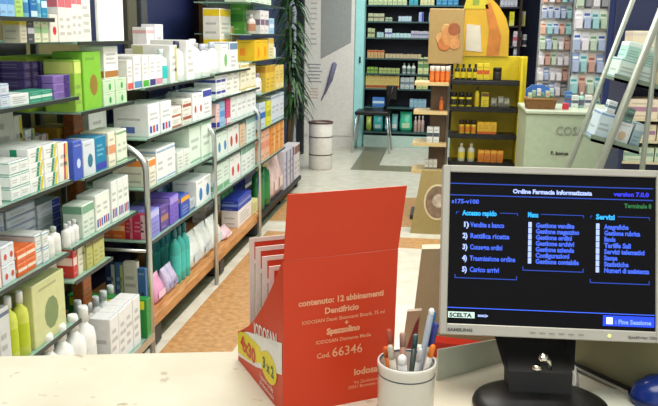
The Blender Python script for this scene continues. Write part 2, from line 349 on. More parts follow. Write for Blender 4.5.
row(.965, 'third shelf of the '+N, [
 (-40, 2, 192, 2, 1, 'c', (226,226,222), (225,70,50), 'spot', 'white carton with red mark'), (-40, 9, 178, 2, 2, 'c', (222,232,230), (90,180,170), 'edge', 'white carton edged with teal', .12, .03),
 (11, 30, 163, 2, 3, 'c', (232,236,234), (60,165,150), 'edge', 'white flat carton with teal trim'), (31, 59, 150, 2, 3, 'c', (236,238,236), (30,150,110), 'diag', 'white flat carton with green slash'), (60, 70, 144, 1, 1, 'c', (236,232,226), (205,70,80), 'diag', 'upright carton with red and yellow slashes'),
 ], depth=.16)
row(.965, 'third shelf of the '+N, [
 (-40, 18, 112, 2, 1, 'c', (196,196,186), (150,150,140), 'lines', 'tall grey carton', .12), (19, 27, 116, 1, 1, 'c', (206,208,200), (200,190,40), 'side', 'tall white carton with yellow edge', .12),
 (28, 37, 130, 1, 2, 'c', (226,228,226), (50,160,110), 'diag', 'white carton with green slash at the back', .12), (38, 50, 136, 2, 2, 'c', (222,218,226), (200,120,90), 'diag', 'white carton with orange slash at the back', .12)], inset=.19)
row(.71, 'fourth shelf of the '+N, [
 (-40, 2, 262, 2, 2, 'c', (210,70,60), (235,225,215), 'side', 'red and white carton'), (3, 17, 248, 2, 2, 'c', (218,224,230), (200,80,60), 'spot', 'white carton with red spot'), (18, 37, 252, 2, 2, 'c', (226,108,48), (240,220,200), 'mid', 'orange carton'),
 (38, 49, 236, 2, 2, 'c', (226,230,226), (110,160,200), 'edge', 'white square carton'), (50, 64, 232, 2, 1, 'b', (236,236,230), (230,230,225), (180,190,180), 'white squat bottle'), ], depth=.14)
row(.71, 'fourth shelf of the '+N, [
 (-40, 8, 232, 1, 3, 'c', (200,208,220), (110,130,170), 'edge', 'wide grey white carton'), (9, 38, 212, 1, 5, 'c', (206,212,222), (64,76,150), 'edge', 'wide flat carton with navy edge'), (39, 62, 206, 1, 5, 'c', (214,220,230), (60,70,170), 'side', 'wide flat carton with blue end')], inset=.17, depth=.14)
row(.71, 'fourth shelf of the '+N, [(-30, 3, 195, 4, 1, 'k', (60,80,110), (200,130,50), 'mid', 'dark blue booklet'), (4, 14, 192, 2, 1, 'k', (70,110,90), (220,120,50), 'spot', 'dark green booklet')], inset=.33, depth=.03)
row(.43, 'glass shelf of the '+N, [
 (-30, 2, 338, 1, 1, 'c', (206,206,206), (110,110,120), 'edge', 'grey white carton'), (3, 14, 312, 1, 1, 'c', (210,212,212), (96,110,140), 'edge', 'small white carton with dark edge'),
 (16, 34, 300, 2, 1, 'b', (206,214,90), (190,205,40), (235,235,235), 'lime and white bottle'), (35, 67, 288, 1, 1, 'c', (206,208,150), (120,140,90), 'spot', 'pale green display box'), ], depth=.14)
# tubes standing in the display box
row(.43, 'display box of the '+N, [(38, 62, 268, 5, 1, 't', (220,222,216), (150,160,150), (235,235,230), 'white tube', .07, .05, .12)])
# ---- second rack
N = 'second rack'
row(1.455, 'top shelf of the '+N, [
 (84, 93, -6, 1, 1, 'c', (238,236,226), (222,206,200), 'lines', 'tall white carton near the hanging sheet'), (73, 83, -10, 2, 1, 'c', (240,238,232), (226,120,130), 'top', 'tall white carton with pink top', .05),
 (99, 125, -10, 1, 1, 'k', (250,248,250), (190,190,190), 'none', 'large white upright card', .012)], depth=.18)
row(1.455, 'extended top shelf of the '+N, [
 (20, 27, 18, 1, 1, 'k', (196,192,170), (210,190,60), 'top', 'beige leaflet with yellow top', .06), (28, 35, 18, 1, 1, 'k', (70,72,80), (190,190,200), 'mid', 'dark leaflet', .06), (36, 49, 17, 2, 1, 'k', (216,222,190), (150,190,140), 'mid', 'pale green leaflet', .06),
 (50, 58, 14, 1, 1, 'c', (228,226,214), (210,40,50), 'spot', 'white carton with red dot', .08), (59, 73, -6, 2, 1, 'c', (238,234,226), (214,110,120), 'top', 'white carton with rosy top', .06)])
row(1.2, 'second shelf of the '+N, [
 (77, 84, 60, 1, 1, 'c', (150,196,70), (210,225,120), 'top', 'lime green carton', .12), (85, 103, 52, 1, 1, 'c', (132,196,60), (150,120,50), 'spot', 'lime green carton with brown figure', .12),
 (104, 127, 80, 2, 2, 'c', (200,224,190), (60,160,80), 'spot', 'small green and white carton', .12), ], depth=.16)
o = product('c', (XF-.03, ycol(112, -1.34, 1.3), 1.2+.105), RZ, .14, .13, .1, (246,244,240), (176,120,60), 'band', 'white carton with brown base', 'green cartons of the second rack', 'goods on the second rack', 'near')
row(1.2, 'back of the second shelf of the '+N, [(30, 62, 57, 3, 1, 'c', (150,190,50), (190,210,90), 'top', 'olive lime carton'), (63, 78, 55, 1, 1, 'c', (150,205,90), (176,110,60), 'spot', 'pale lime carton with brown figure')], inset=.17, depth=.14)
row(.95, 'third shelf of the '+N, [
 (74, 83, 142, 1, 1, 'c', (66,92,190), (200,215,240), 'spot', 'royal blue carton', .11), (84, 96, 142, 1, 1, 'c', (212,220,228), (50,120,150), 'spot', 'white carton with teal figure', .1), (97, 108, 138, 1, 1, 'c', (22,130,172), (60,70,180), 'band', 'teal blue carton', .12),
 (109, 116, 133, 1, 1, 'c', (236,230,206), (220,150,110), 'mid', 'cream carton', .12), (117, 128, 131, 2, 1, 'c', (226,234,214), (120,170,120), 'edge', 'white and pale green carton', .12)], depth=.14)
row(.95, 'back of the third shelf of the '+N, [(60, 78, 128, 2, 1, 'c', (196,150,40), (150,90,30), 'mid', 'mustard carton'), (90, 108, 112, 1, 1, 'c', (240,242,240), (190,190,190), 'lines', 'large white carton')], inset=.2, depth=.12)
row(.715, 'fourth shelf of the '+N, [
 (84, 96, 206, 2, 1, 'c', (214,228,214), (120,170,140), 'top', 'pale green carton'), (97, 112, 196, 2, 1, 'c', (232,236,228), (60,90,180), 'marks', 'white carton with blue marks'), (113, 130, 182, 3, 1, 'c', (232,236,232), (40,80,180), 'marks', 'tall white carton with blue and red marks'),
 (68, 81, 225, 3, 1, 'b', (240,240,238), (236,236,234), (210,214,216), 'white bottle')], depth=.08)
row(.585, 'small lower shelf of the '+N, [(75, 79, 246, 1, 1, 'c', (206,50,50), (240,210,200), 'mid', 'narrow red carton', .1), (80, 87, 246, 1, 1, 'c', (226,222,200), (150,150,100), 'side', 'narrow cream carton', .1), (88, 105, 240, 3, 1, 'c', (190,188,110), (120,110,70), 'top', 'olive yellow carton', .1)])
row(.125, 'floor level shelf of the '+N, [
 (58, 104, 340, 4, 1, 'b', (240,241,238), (232,234,232), (236,238,236), 'plump white bottle', .11), (112, 142, 320, 4, 1, 'c', (234,234,234), (200,205,215), 'lines', 'white carton at the end', .09)], X=-1.27, depth=.12)
row(.125, 'back of floor level shelf of the '+N, [
 (86, 94, 304, 1, 1, 'b', (206,226,226), (150,180,190), (225,235,235), 'large clear bottle with grey cap', .1), (95, 124, 306, 4, 1, 'b', (236,240,240), (50,180,180), (225,235,235), 'white bottle with teal cap', .09)], X=-1.41)
product('c', (-1.46, 3.2, .126), 0, .38, .185, .05, (40,140,60), (225,225,40), 'top', 'wide green carton with yellow top', 'end of the floor level shelf', 'goods on floor level shelf of the second rack', 'left')
# ---- third rack
N = 'third rack'
row(1.245, 'top shelf of the '+N, [
 (129, 134, 60, 1, 1, 'c', (240,236,232), (220,90,80), 'band', 'white carton with red foot', .2), (135, 142, 56, 1, 1, 'c', (244,243,240), (90,140,190), 'band', 'white carton with blue foot', .2), (143, 149, 56, 1, 1, 'c', (244,244,240), (80,180,60), 'band', 'white carton with green foot', .2),
 (150, 156, 55, 1, 1, 'c', (244,243,240), (60,60,130), 'band', 'white carton with navy foot', .2), (157, 164, 55, 1, 1, 'c', (244,242,240), (210,150,170), 'band', 'white carton with rose foot', .2), (165, 171, 49, 1, 1, 'b', (225,238,238), (40,190,190), (210,230,230), 'white bottle with turquoise cap', .06),
 (172, 179, 45, 1, 1, 'c', (240,240,236), (200,200,150), 'side', 'white carton with cream edge'), (180, 187, 41, 1, 1, 'b', (238,238,238), (250,250,250), (60,60,90), 'white bottle with dark label', .07), (188, 195, 40, 1, 1, 'c', (242,242,238), (160,190,190), 'lines', 'plain white carton'), (196, 205, 39, 1, 1, 'b', (244,244,244), (250,250,250), (225,225,235), 'white bottle with white cap', .08), (206, 214, 44, 1, 1, 'b', (244,240,238), (250,250,250), (200,205,230), 'wide white bottle', .08)])
row(1.245, 'back of the top shelf of the '+N, [(149, 156, 27, 1, 1, 'c', (243,240,240), (230,180,180), 'edge', 'tall white carton', .08), (157, 165, 24, 1, 1, 'c', (246,243,246), (220,190,200), 'lines', 'tallest white carton', .08), (141, 147, 49, 1, 1, 'c', (236,230,226), (200,180,170), 'lines', 'short white carton', .08), (172, 200, 44, 3, 1, 'c', (240,240,238), (190,190,190), 'top', 'white carton with grey top', .09)], inset=.24)
row(1.015, 'second shelf of the '+N, [
 (150, 172, 105, 2, 1, 'c', (240,240,240), (90,110,190), 'marks', 'large white carton with blue print', .17), (173, 183, 108, 1, 2, 'c', (236,232,224), (176,110,90), 'band', 'small carton with brown band', .12), (184, 193, 100, 1, 2, 'c', (232,228,218), (166,90,70), 'mid', 'small carton with russet band', .12), (194, 203, 94, 2, 1, 'c', (240,240,242), (200,80,70), 'spot', 'slim white carton', .12), (204, 213, 90, 1, 1, 'c', (242,242,244), (70,80,170), 'top', 'white carton with blue top', .14)])
row(1.015, 'back of the second shelf of the '+N, [(172, 210, 86, 6, 1, 'b', (232,232,236), (60,62,80), (70,80,110), 'white bottle with dark cap', .06)], inset=.2)
row(.78, 'third shelf of the '+N, [
 (150, 157, 160, 1, 1, 'c', (232,228,210), (230,140,60), 'top', 'cream carton with orange top', .18), (158, 177, 150, 2, 1, 'c', (238,240,238), (150,180,210), 'edge', 'white upright carton', .14), (178, 190, 153, 2, 1, 'c', (224,232,222), (150,190,160), 'lines', 'low white carton', .14), (191, 212, 124, 2, 1, 'c', (222,238,224), (140,190,160), 'edge', 'pale mint carton', .2)])
row(.78, 'back of the third shelf of the '+N, [(152, 160, 150, 1, 1, 'b', (150,140,120), (230,230,225), (110,100,90), 'brown bottle with white cap', .06), (163, 180, 137, 2, 1, 'c', (206,176,140), (190,130,90), 'top', 'beige carton with brown top', .1)], inset=.2)
row(.53, 'fourth shelf of the '+N, [
 (152, 161, 212, 1, 1, 'c', (140,138,222), (190,190,240), 'top', 'lavender carton'), (162, 170, 208, 1, 1, 'c', (92,66,150), (170,120,100), 'mid', 'dark violet carton'), (171, 180, 198, 2, 1, 'c', (118,92,200), (170,150,230), 'top', 'violet carton'), (181, 190, 198, 1, 1, 'c', (50,80,180), (236,170,40), 'top', 'blue carton with amber top'),
 (191, 196, 200, 1, 1, 'c', (180,190,200), (90,110,160), 'band', 'grey carton'), (197, 212, 182, 2, 1, 'c', (236,240,240), (40,120,190), 'spot', 'white carton with blue blot')], depth=.14)
row(.53, 'back of the fourth shelf of the '+N, [(161, 200, 180, 8, 1, 'b', (120,150,190), (110,180,190), (70,90,160), 'slim blue bottle', .05)], inset=.2)
row(.165, 'timber plinth of the '+N, [
 (157, 168, 280, 1, 1, 'g', (226,160,195), (240,200,220), 'x', 'pink soft pack', .1), (169, 179, 270, 2, 1, 'g', (196,186,216), (150,150,190), 'x', 'lilac soft pack', .09), (180, 192, 230, 3, 1, 'b', (60,170,160), (70,190,180), (40,110,120), 'teal bottle at the front', .08),
 (193, 224, 238, 3, 1, 'g', (226,230,226), (200,210,215), 'x', 'crumpled clear white pack', .12), (225, 234, 232, 1, 1, 'g', (226,190,196), (236,220,224), 'x', 'pale pink soft pack', .12)], X=-1.325)
row(.165, 'back of timber plinth of the '+N, [(158, 184, 226, 5, 1, 'b', (30,120,130), (60,180,175), (214,84,40), 'dark teal bottle with orange label', .09)], X=-1.46)
# near end of third rack : goods facing the camera
for (px, w, h, c, a, st, ds) in ((106, .05, .1, (190,96,50), ORG, 'mid', 'brown orange carton'), (118, .065, .105, (222,108,40), (236,190,140), 'mid', 'bright orange carton'), (128.5, .04, .115, (176,30,60), (226,120,140), 'side', 'dark crimson carton'), (139, .062, .125, (196,44,84), (226,190,200), 'side', 'crimson carton with pale stripe')):
    p = ony(px, 241, 3.40); product('c', (p.x, 3.41, .53), 0, w, h, .02 if False else .07, c, a, st, ds, 'fourth shelf at the near end of the third rack', 'cartons at the near end of the third rack', 'left')
for (px, w, h, c, a, st, ds) in ((113, .05, .24, (34,50,90), (180,190,180), 'side', 'navy booklet'), (122, .04, .24, (70,110,160), (190,200,120), 'side', 'blue and green booklet'), (133, .07, .25, (222,218,206), (70,110,190), 'marks', 'cream and blue booklet'), (144, .04, .22, (60,110,170), (60,60,100), 'spot', 'steel blue booklet')):
    p = ony(px, 300, 3.44); product('k', (p.x, 3.42, .165), 0, w, h, .03, c, a, st, ds, 'timber plinth below the curved post', 'booklets at the near end of the plinth', 'left')
f = MB(); f.tube([(-1.70, 3.365, .49), (-1.30, 3.365, .49)], .008, CHROME); f.obj('cross_rail', r3)
# ---- fourth rack
N = 'fourth rack'
row(1.255, 'top shelf of the '+N, [
 (215, 221, 42, 1, 1, 'b', (244,242,240), (250,250,250), (200,210,230), 'white bottle', .07), (222, 229, 44, 1, 1, 'c', (240,242,238), (130,190,120), 'spot', 'white carton with green print', .12), (230, 238, 42, 1, 1, 'c', (240,240,240), (110,140,170), 'top', 'white carton with grey blue top', .12)])
row(1.255, 'back of the top shelf of the '+N, [(221, 232, 8, 1, 2, 'c', (240,236,226), (238,206,30), 'top', 'cream carton with yellow top', .12), (233, 240, 26, 1, 1, 'c', (244,236,228), (236,196,50), 'top', 'white carton with golden top', .1)], inset=.19)
row(1.105, 'second shelf of the '+N, [
 (217, 226, 76, 2, 2, 'c', (236,238,240), (60,70,160), 'mid', 'flat white carton with blue bar', .14), (227, 240, 67, 2, 1, 'c', (240,238,230), (200,205,200), 'lines', 'white square carton', .14), (241, 256, 64, 3, 1, 'c', (238,232,206), (220,190,90), 'edge', 'cream carton with gold edge', .14)])
row(.925, 'third shelf of the '+N, [
 (217, 220, 104, 1, 1, 'c', (232,200,200), NB, 'band', 'pink and navy carton', .14), (221, 226, 102, 1, 1, 'c', (150,190,225), (90,150,210), 'mid', 'sky blue carton', .14), (227, 231, 99, 1, 1, 'c', (212,80,120), (235,225,225), 'band', 'magenta carton', .14), (232, 256, 94, 5, 1, 'c', (234,238,236), (180,205,200), 'edge', 'white glossy carton', .14)])
row(.735, 'fourth shelf of the '+N, [
 (217, 228, 134, 2, 1, 'c', (222,236,226), (70,130,190), 'spot', 'pale green carton with blue spot', .14), (229, 240, 128, 2, 1, 'c', (230,232,228), (190,70,70), 'spot', 'white carton with red spot', .14), (241, 246, 125, 1, 1, 'c', (220,190,160), (190,150,120), 'lines', 'tan carton', .14), (247, 256, 118, 2, 1, 'c', (214,230,226), (140,180,180), 'top', 'pale aqua carton', .14)])
row(.53, 'fifth shelf of the '+N, [
 (217, 230, 166, 2, 1, 'c', (214,232,220), (110,170,130), 'band', 'mint carton', .14), (231, 241, 158, 2, 1, 'c', (230,232,230), (196,50,50), 'spot', 'white carton with red figure', .14), (242, 256, 148, 3, 1, 'c', (224,234,230), (120,170,150), 'top', 'white carton with sage top', .14)])
row(.165, 'timber plinth of the '+N, [
 (253, 258, 202, 1, 1, 'c', (222,222,160), (190,190,120), 'lines', 'pale yellow carton', .1)], X=-1.325)
p0 = ycol(237, -1.35, .3); p1 = ycol(251, -1.35, .3)
for zz, hh, c_, a_, st_, ds_ in ((.165, .12, (236,232,230), (210,205,200), 'lines', 'large white carton under the blue one'), (.286, .075, (34,60,170), (120,150,220), 'mid', 'royal blue flat carton')):
    product('c', (-1.345, (p0+p1)/2, zz), RZ, (p1-p0)*.95, hh, .12, c_, a_, st_, ds_, 'timber plinth of the fourth rack', 'goods on timber plinth of the fourth rack', 'near')
row(.165, 'back of timber plinth of the '+N, [(222, 234, 184, 3, 1, 'c', (40,130,70), (30,90,60), 'top', 'green carton', .12), (235, 246, 186, 2, 1, 'c', (40,66,176), (120,150,220), 'mid', 'royal blue carton', .1), (206, 221, 204, 3, 1, 'c', (226,230,228), (170,190,190), 'lines', 'white low carton', .1)], X=-1.6, inset=.0)
# ---- farthest rack
N = 'farthest rack'
row(1.7, 'top shelf of the '+N, [(248, 272, -14, 4, 1, 'c', (210,226,206), (150,190,150), 'mid', 'pale green carton', .16)])
row(1.485, 'second shelf of the '+N, [(254, 260, 14, 1, 1, 'b', (206,190,180), (170,120,90), (190,190,190), 'grey bottle', .08), (261, 269, 10, 2, 1, 'c', (220,214,214), (120,100,120), 'mid', 'white carton with mauve band', .14), (270, 275, 18, 1, 1, 'c', (150,190,215), (210,225,235), 'mid', 'pale blue carton', .14)])
row(1.485, 'back of the second shelf of the '+N, [(244, 254, 2, 2, 1, 'c', (96,180,60), (60,140,50), 'mid', 'bright green carton', .1)], inset=.12)
row(1.295, 'third shelf of the '+N, [(255, 268, 40, 2, 1, 'c', (236,190,30), (240,140,20), 'spot', 'yellow carton with orange sun', .14), (269, 274, 38, 1, 1, 'c', (226,214,160), (220,180,60), 'top', 'straw carton', .12), (275, 281, 44, 1, 1, 'b', (230,236,238), (235,235,235), (190,200,210), 'small white bottle', .07)])
row(1.045, 'fourth shelf of the '+N, [(259, 266, 74, 1, 1, 'b', (228,224,226), (235,230,225), (170,150,170), 'white bottle', .08), (267, 275, 66, 2, 1, 'c', (226,190,70), (200,150,50), 'top', 'golden carton', .14), (276, 284, 66, 2, 1, 'c', (228,200,110), (236,220,160), 'band', 'pale gold carton', .14)])
row(.785, 'fifth shelf of the '+N, [(260, 266, 104, 1, 1, 'c', (200,216,226), (50,110,190), 'mid', 'white carton with blue bar', .14), (267, 271, 102, 1, 1, 'c', (226,222,60), (170,180,40), 'mid', 'lemon carton', .14), (272, 284, 96, 3, 1, 'c', (214,222,230), (150,170,190), 'edge', 'silver white carton', .14)])
row(.53, 'sixth shelf of the '+N, [(261, 270, 132, 2, 1, 'c', (234,180,150), (220,140,110), 'mid', 'peach carton', .14), (271, 284, 126, 3, 1, 'c', (232,146,60), (236,190,120), 'side', 'orange carton', .14)])
row(.1, 'black plinth of the '+N, [(262, 273, 164, 2, 1, 'b', (30,110,60), (40,130,70), (190,205,140), 'large green bottle', .1), (274, 284, 158, 2, 1, 'g', (226,200,196), (235,220,215), 'x', 'blush pink soft pack', .13), (285, 294, 152, 3, 1, 'c', (206,204,214), (110,110,160), 'side', 'white carton with violet side', .12), (295, 300, 146, 2, 1, 'c', (222,214,216), (130,80,70), 'top', 'white carton with brown top', .12)], X=-1.34)

# ------------------------------------------------------------------ potted plant, bin, stool
pl = empty('potted_plant', (-1.53, 7.88, 0)); tag(pl, 'tall leafy dracaena between the farthest rack and the white poster', 'plant')
f = MB(); f.lathe([(.09, 0), (.1, .02), (.13, .26), (.14, .28), (.12, .28), (.11, .25)], mat((70, 48, 40), .5), 18); f.obj('pot', pl)
f = MB(); f.tube([(0,0,.2), (.02,0,.8), (0,.02,1.3), (.03,.02,1.75)], [.025, .022, .018, .012], mat((100, 84, 60), .8)); f.tube([(.01,0,.2), (.06,.01,.7), (.08,0,1.0)], [.02, .018, .012], mat((100, 84, 60), .8)); f.obj('stem', pl)
f = MB(); lm = [mat((44, 84, 40), .45, noise=.2, scale=12), mat((26, 56, 30), .45, noise=.2, scale=12), mat((60, 104, 48), .45)]
rn = random.Random(9)
for k in range(300):
    z = rn.uniform(.65, 1.85); an = rn.uniform(0, 2*PI); L = rn.uniform(.2, .34); w = rn.uniform(.012, .02); x0 = .02 if z > 1 else .06
    dx, dy = math.cos(an), math.sin(an); pts = []
    for i in range(6):
        t = i/5; pts.append(Vector((x0+dx*L*(t*.75), dy*L*t*.5, z+L*(.75*t-1.15*t*t))))
    sd = Vector((-dy, dx, 0)); m = lm[k % 3]
    for i in range(5):
        w0 = w*(1-abs(i/5-.35)**1.3*1.2)*(1 if i else .5); w1 = w*(1-abs((i+1)/5-.35)**1.3*1.4) if i < 4 else .001
        f.face([pts[i]-sd*w0, pts[i]+sd*w0, pts[i+1]+sd*w1, pts[i+1]-sd*w1], m, True)
f.obj('foliage', pl)
bn = empty('waste_bin', (-1.3, 8.62, 0)); tag(bn, 'white round bin with two dark rings standing before the wall poster', 'bin')
f = MB(); f.lathe([(.125, 0), (.132, .01), (.132, .525), (.126, .53), (.118, .525), (.118, .3)], mat((232, 228, 220), .35), 28); f.obj('body', bn)
for z in (.16, .36): f = MB(); f.lathe([(.1335, z), (.135, z+.006), (.1335, z+.012)], mat((92, 70, 66), .4), 28, cap=False); f.obj('ring', bn)
f = MB(); f.lathe([(.133, .512), (.139, .52), (.139, .532), (.128, .535), (.113, .53), (.116, .515)], mat((96, 72, 68), .4), 28, cap=False); f.obj('rim', bn)
st = empty('chair', (-.82, 10.1, 0)); tag(st, 'small dark chair with metal legs before the back shelves', 'chair')
f = MB(); f.box((-.24, -.2, .48), (.2, .2, .53), BLACK, .012); f.obj('seat', st)
for x, y, x2, y2 in ((-.22, -.18, -.26, -.22), (.17, -.18, .22, -.22), (-.22, .18, -.26, .2), (.17, .18, .22, .2)):
    f = MB(); f.tube([(x, y, .48), (x2, y2, 0)], .011, CHROME); f.obj('leg', st)
f = MB(); f.tube([(.1, .17, .5), (.18, .2, .7), (.22, .2, .84)], .02, BLACK); f.box((.13, .19, .66), (.27, .23, .84), BLACK, .01); f.obj('backrest', st)

# ------------------------------------------------------------------ back shelf unit
bu = empty('back_shelf_unit', (0, 10.5, 0)); tag(bu, 'tall navy blue shelf unit filled with medicines on the far wall', 'shelf unit')
BX0, BX1 = -1.0, 1.0
f = MB(); f.box((BX0, .5, .12), (BX1, .52, 2.6), mat((14, 22, 56), .5)); f.obj('back_panel', bu)
f = MB(); f.box((BX0, .0, 0), (BX1, .5, .15), mat((190, 216, 206), .4), .004); f.obj('plinth', bu)
for x in (.62, 1.0): f = MB(); f.box((x-.03, 0, .15), (x, .5, 2.6), mat((40, 22, 16), .5)); f.obj('side_panel', bu)
BL = [2.1, 1.87, 1.66, 1.45, 1.18, .98, .78, .53, .2]
for z in BL:
    f = MB(); f.box((BX0+.002, .06 if z != .2 else .02, z-.02), (.588, .499, z), mat((60, 92, 92), .35), .003); f.obj('shelf', bu)
for z in (1.86, 1.62, 1.36, 1.15):
    f = MB(); f.box((.622, .06, z-.02), (.968, .499, z), mat((60, 56, 60), .35), .003); f.obj('shelf', bu)
def brow(z, a, b, yt, n, kind, c, ac, style, desc, nm, d=.12, Y=10.585):
    x0 = ony(a, 60, Y).x; x1 = ony(b, 60, Y).x; pc = ony((a+b)/2, yt, Y); h = max(.03, pc.z-z) if yt is not None else .1
    w = (x1-x0)/n
    for i in range(n): product(kind, (x0+w*(i+.5), Y+random.uniform(0, .01), z), 0, w*.93, h*random.uniform(.93, 1), d, c, ac, style, desc, nm+' of the back unit', 'medicines on the back unit', 'left', seed=7)
s = 'top shelf'
brow(2.1, 366, 452, -30, 10, 'c', (190,205,190), (120,150,130), 'mid', 'pale sage carton', 'uppermost shelf')
brow(1.87, 367, 405, -12, 8, 'c', (206,220,170), (120,150,90), 'mid', 'pale green carton', s); brow(1.87, 407, 416, -10, 2, 'c', (60,170,190), (200,230,230), 'mid', 'turquoise carton', s); brow(1.87, 418, 432, -10, 4, 'c', (226,224,170), (150,160,110), 'mid', 'cream carton', s); brow(1.87, 434, 456, -10, 4, 'c', (40,140,190), (210,226,236), 'mid', 'blue carton', s)
s = 'second shelf'
brow(1.66, 367, 383, 13, 3, 'c', (196,196,160), (110,110,90), 'mid', 'beige carton', s); brow(1.66, 384, 391, 17, 2, 'c', (180,196,170), (110,130,110), 'mid', 'low green carton', s); brow(1.66, 397, 410, 16, 4, 'c', (200,222,230), (90,120,190), 'edge', 'white low carton', s); brow(1.66, 417, 422, 12, 1, 'c', (170,190,230), (40,60,170), 'side', 'blue and white carton', s); brow(1.66, 427, 433, 12, 1, 'c', (190,205,230), (40,60,170), 'side', 'tall blue white carton', s); brow(1.66, 434, 440, 17, 2, 'c', (200,222,230), (120,150,200), 'edge', 'small white carton', s)
s = 'third shelf'
brow(1.45, 367, 374, 28, 2, 'c', (190,196,150), (110,110,80), 'mid', 'straw carton', s); brow(1.45, 376, 383, 32, 2, 'c', (176,214,214), (120,150,170), 'edge', 'low aqua carton', s); brow(1.45, 384, 391, 28, 2, 'c', (206,220,230), (110,110,170), 'mid', 'white lilac carton', s); brow(1.45, 391, 410, 33, 5, 'c', (196,226,228), (120,170,180), 'edge', 'pale aqua carton', s); brow(1.45, 410, 430, 31, 5, 'c', (196,190,206), (110,120,160), 'mid', 'grey lilac carton', s); brow(1.45, 433, 441, 35, 2, 'c', (190,226,220), (120,170,180), 'edge', 'low white carton', s)
s = 'fourth shelf'
brow(1.18, 367, 384, 50, 5, 'c', (206,166,110), (190,80,50), 'top', 'orange topped carton', s); brow(1.18, 385, 421, 54, 10, 'c', (206,190,150), (160,100,80), 'edge', 'low buff carton', s)
s = 'fifth shelf'
brow(.98, 367, 378, 67, 3, 'c', (130,170,60), (90,130,50), 'mid', 'lime carton', s); brow(.98, 379, 400, 68, 5, 'c', (176,190,120), (140,150,90), 'mid', 'pale olive carton', s); brow(.98, 402, 416, 63, 3, 'b', (216,226,220), (120,140,130), (130,150,130), 'white bottle', s, .08); brow(.98, 418, 429, 57, 2, 'c', (214,220,160), (90,140,90), 'mid', 'tall cream green carton', s)
s = 'sixth shelf'
brow(.78, 366, 400, 75, 16, 'k', (216,190,110), (170,80,50), 'band', 'slim gold booklet', s); brow(.78, 401, 415, 77, 3, 'c', (190,200,200), (110,130,140), 'mid', 'grey carton', s); brow(.78, 417, 429, 76, 2, 'c', (206,212,140), (90,140,120), 'mid', 'cream teal carton', s)
s = 'seventh shelf'
brow(.53, 373, 386, 97, 1, 'c', (70,130,210), (210,230,240), 'mid', 'bright blue carton', s); brow(.53, 411, 428, 99, 4, 'c', (150,190,210), (90,130,160), 'edge', 'pale blue carton', s)
s = 'bottom shelf'
brow(.2, 367, 373, 116, 1, 'g', (190,200,90), (150,170,60), '', 'yellow green pack', s); brow(.2, 374, 385, 115, 1, 'g', (70,180,180), (200,225,225), '', 'turquoise pack', s); brow(.2, 386, 392, 116, 1, 'g', (60,170,180), (200,225,225), '', 'blue green pack', s); brow(.2, 393, 400, 114, 1, 'g', (120,190,190), (226,226,226), '', 'pale turquoise pack', s); brow(.2, 401, 415, 112, 1, 'g', (60,190,150), (190,225,180), '', 'large green pack', s); brow(.2, 416, 427, 116, 3, 'b', (206,180,170), (190,160,150), (230,220,215), 'pinkish bottle', s, .08)
s = 'right column'
brow(1.86, 497, 514, -10, 5, 'c', (214,214,226), (180,180,200), 'edge', 'white tall carton', 'top shelf, '+s); brow(1.62, 507, 512, 11, 1, 'c', (236,226,40), (240,236,140), 'band', 'yellow carton', 'second shelf, '+s); brow(1.62, 517, 523, 11, 1, 'c', (230,228,120), (240,240,230), 'top', 'pale yellow carton', 'second shelf, '+s)
brow(1.36, 512, 520, 30, 2, 'c', (226,206,214), (200,90,110), 'mid', 'pink white carton', 'third shelf, '+s); brow(1.36, 521, 526, 34, 1, 'j', (226,226,226), (60,60,70), (226,226,226), 'small white jar', 'third shelf, '+s, .08)
brow(1.15, 513, 519, 48, 1, 'c', (210,214,226), (150,160,190), 'mid', 'white carton', 'lowest shelf, '+s)

# ------------------------------------------------------------------ cosmetics stands in the middle
YS = 6.3
def X_(px, py=100, Y=YS): return ony(px, py, Y).x
def Z_(px, py, Y=YS): return ony(px, py, Y).z
ws = empty('wooden_display_stand', (0, YS, 0)); tag(ws, 'brown display stand with pale wooden shelves and a flower picture, left of the yellow stand', 'display stand')
f = MB(); f.box((-.07, .12, .0), (.06, .3, 1.28), mat((84, 62, 38), .5), .004); f.box((.06, .2, .065), (.085, .3, 1.25), mat((150, 140, 120), .5)); f.obj('column', ws)
f = MB(); f.box((-.2, .02, 0), (.045, .34, .04), mat((60, 50, 40), .5), .004); f.obj('base', ws)
WL = [(412, 82), (414, 111), (416, 143), (412, 170)]
WZ = [Z_(*q) for q in WL]
for z in WZ:
    f = MB(); f.prism([(-.2, 0), (.07, 0), (.07, .3), (-.16, .3), (-.2, .24)], .025, PALEWOOD, (0, 0, z-.025), (1,0,0), (0,1,0), (0,0,1)); f.obj('shelf', ws)
PB = MB(); pm1 = mat((168, 138, 84), .5); PB.box((-.105, .1, 1.27), (.17, .118, 1.7), pm1, .004); PB.obj('picture_board', ws)
f = MB(); 
for (cx, cz, r, c) in ((.13, 1.52, .075, (196,134,74)), (.09, 1.46, .055, (188,112,56)), (.16, 1.57, .05, (150,84,44)), (.06, 1.5, .04, (206,156,96)), (.17, 1.46, .045, (200,138,80)), (.1, 1.57, .04, (200,156,96))):
    f.lathe([(r, 0), (r*.9, .002)], mat(c, .5, noise=.2, scale=25), 14, (0,0,0))
    for i in range(len(f.v)-28, len(f.v)):
        x, y, z = f.v[i]; f.v[i] = (cx-.07+x, .098-z-(cx*.005), cz-.03+y*1.1)
f.obj('flower_picture', ws)
def onstand(px0, px1, yt, n, kind, c, a, style, desc, z, place, Y=YS+.06, d=.06, Yt=None):
    x0, x1 = X_(px0, 100, Y), X_(px1, 100, Y); w = (x1-x0)/n; h = Z_((px0+px1)/2, yt, Y)-z
    for i in range(n): product(kind, (x0+w*(i+.5), Y, z), 0, w*.92, max(.03, h), min(d, w) if kind in 'bj' else d, c, a, style, desc, place, 'goods on the cosmetics stands', 'left')
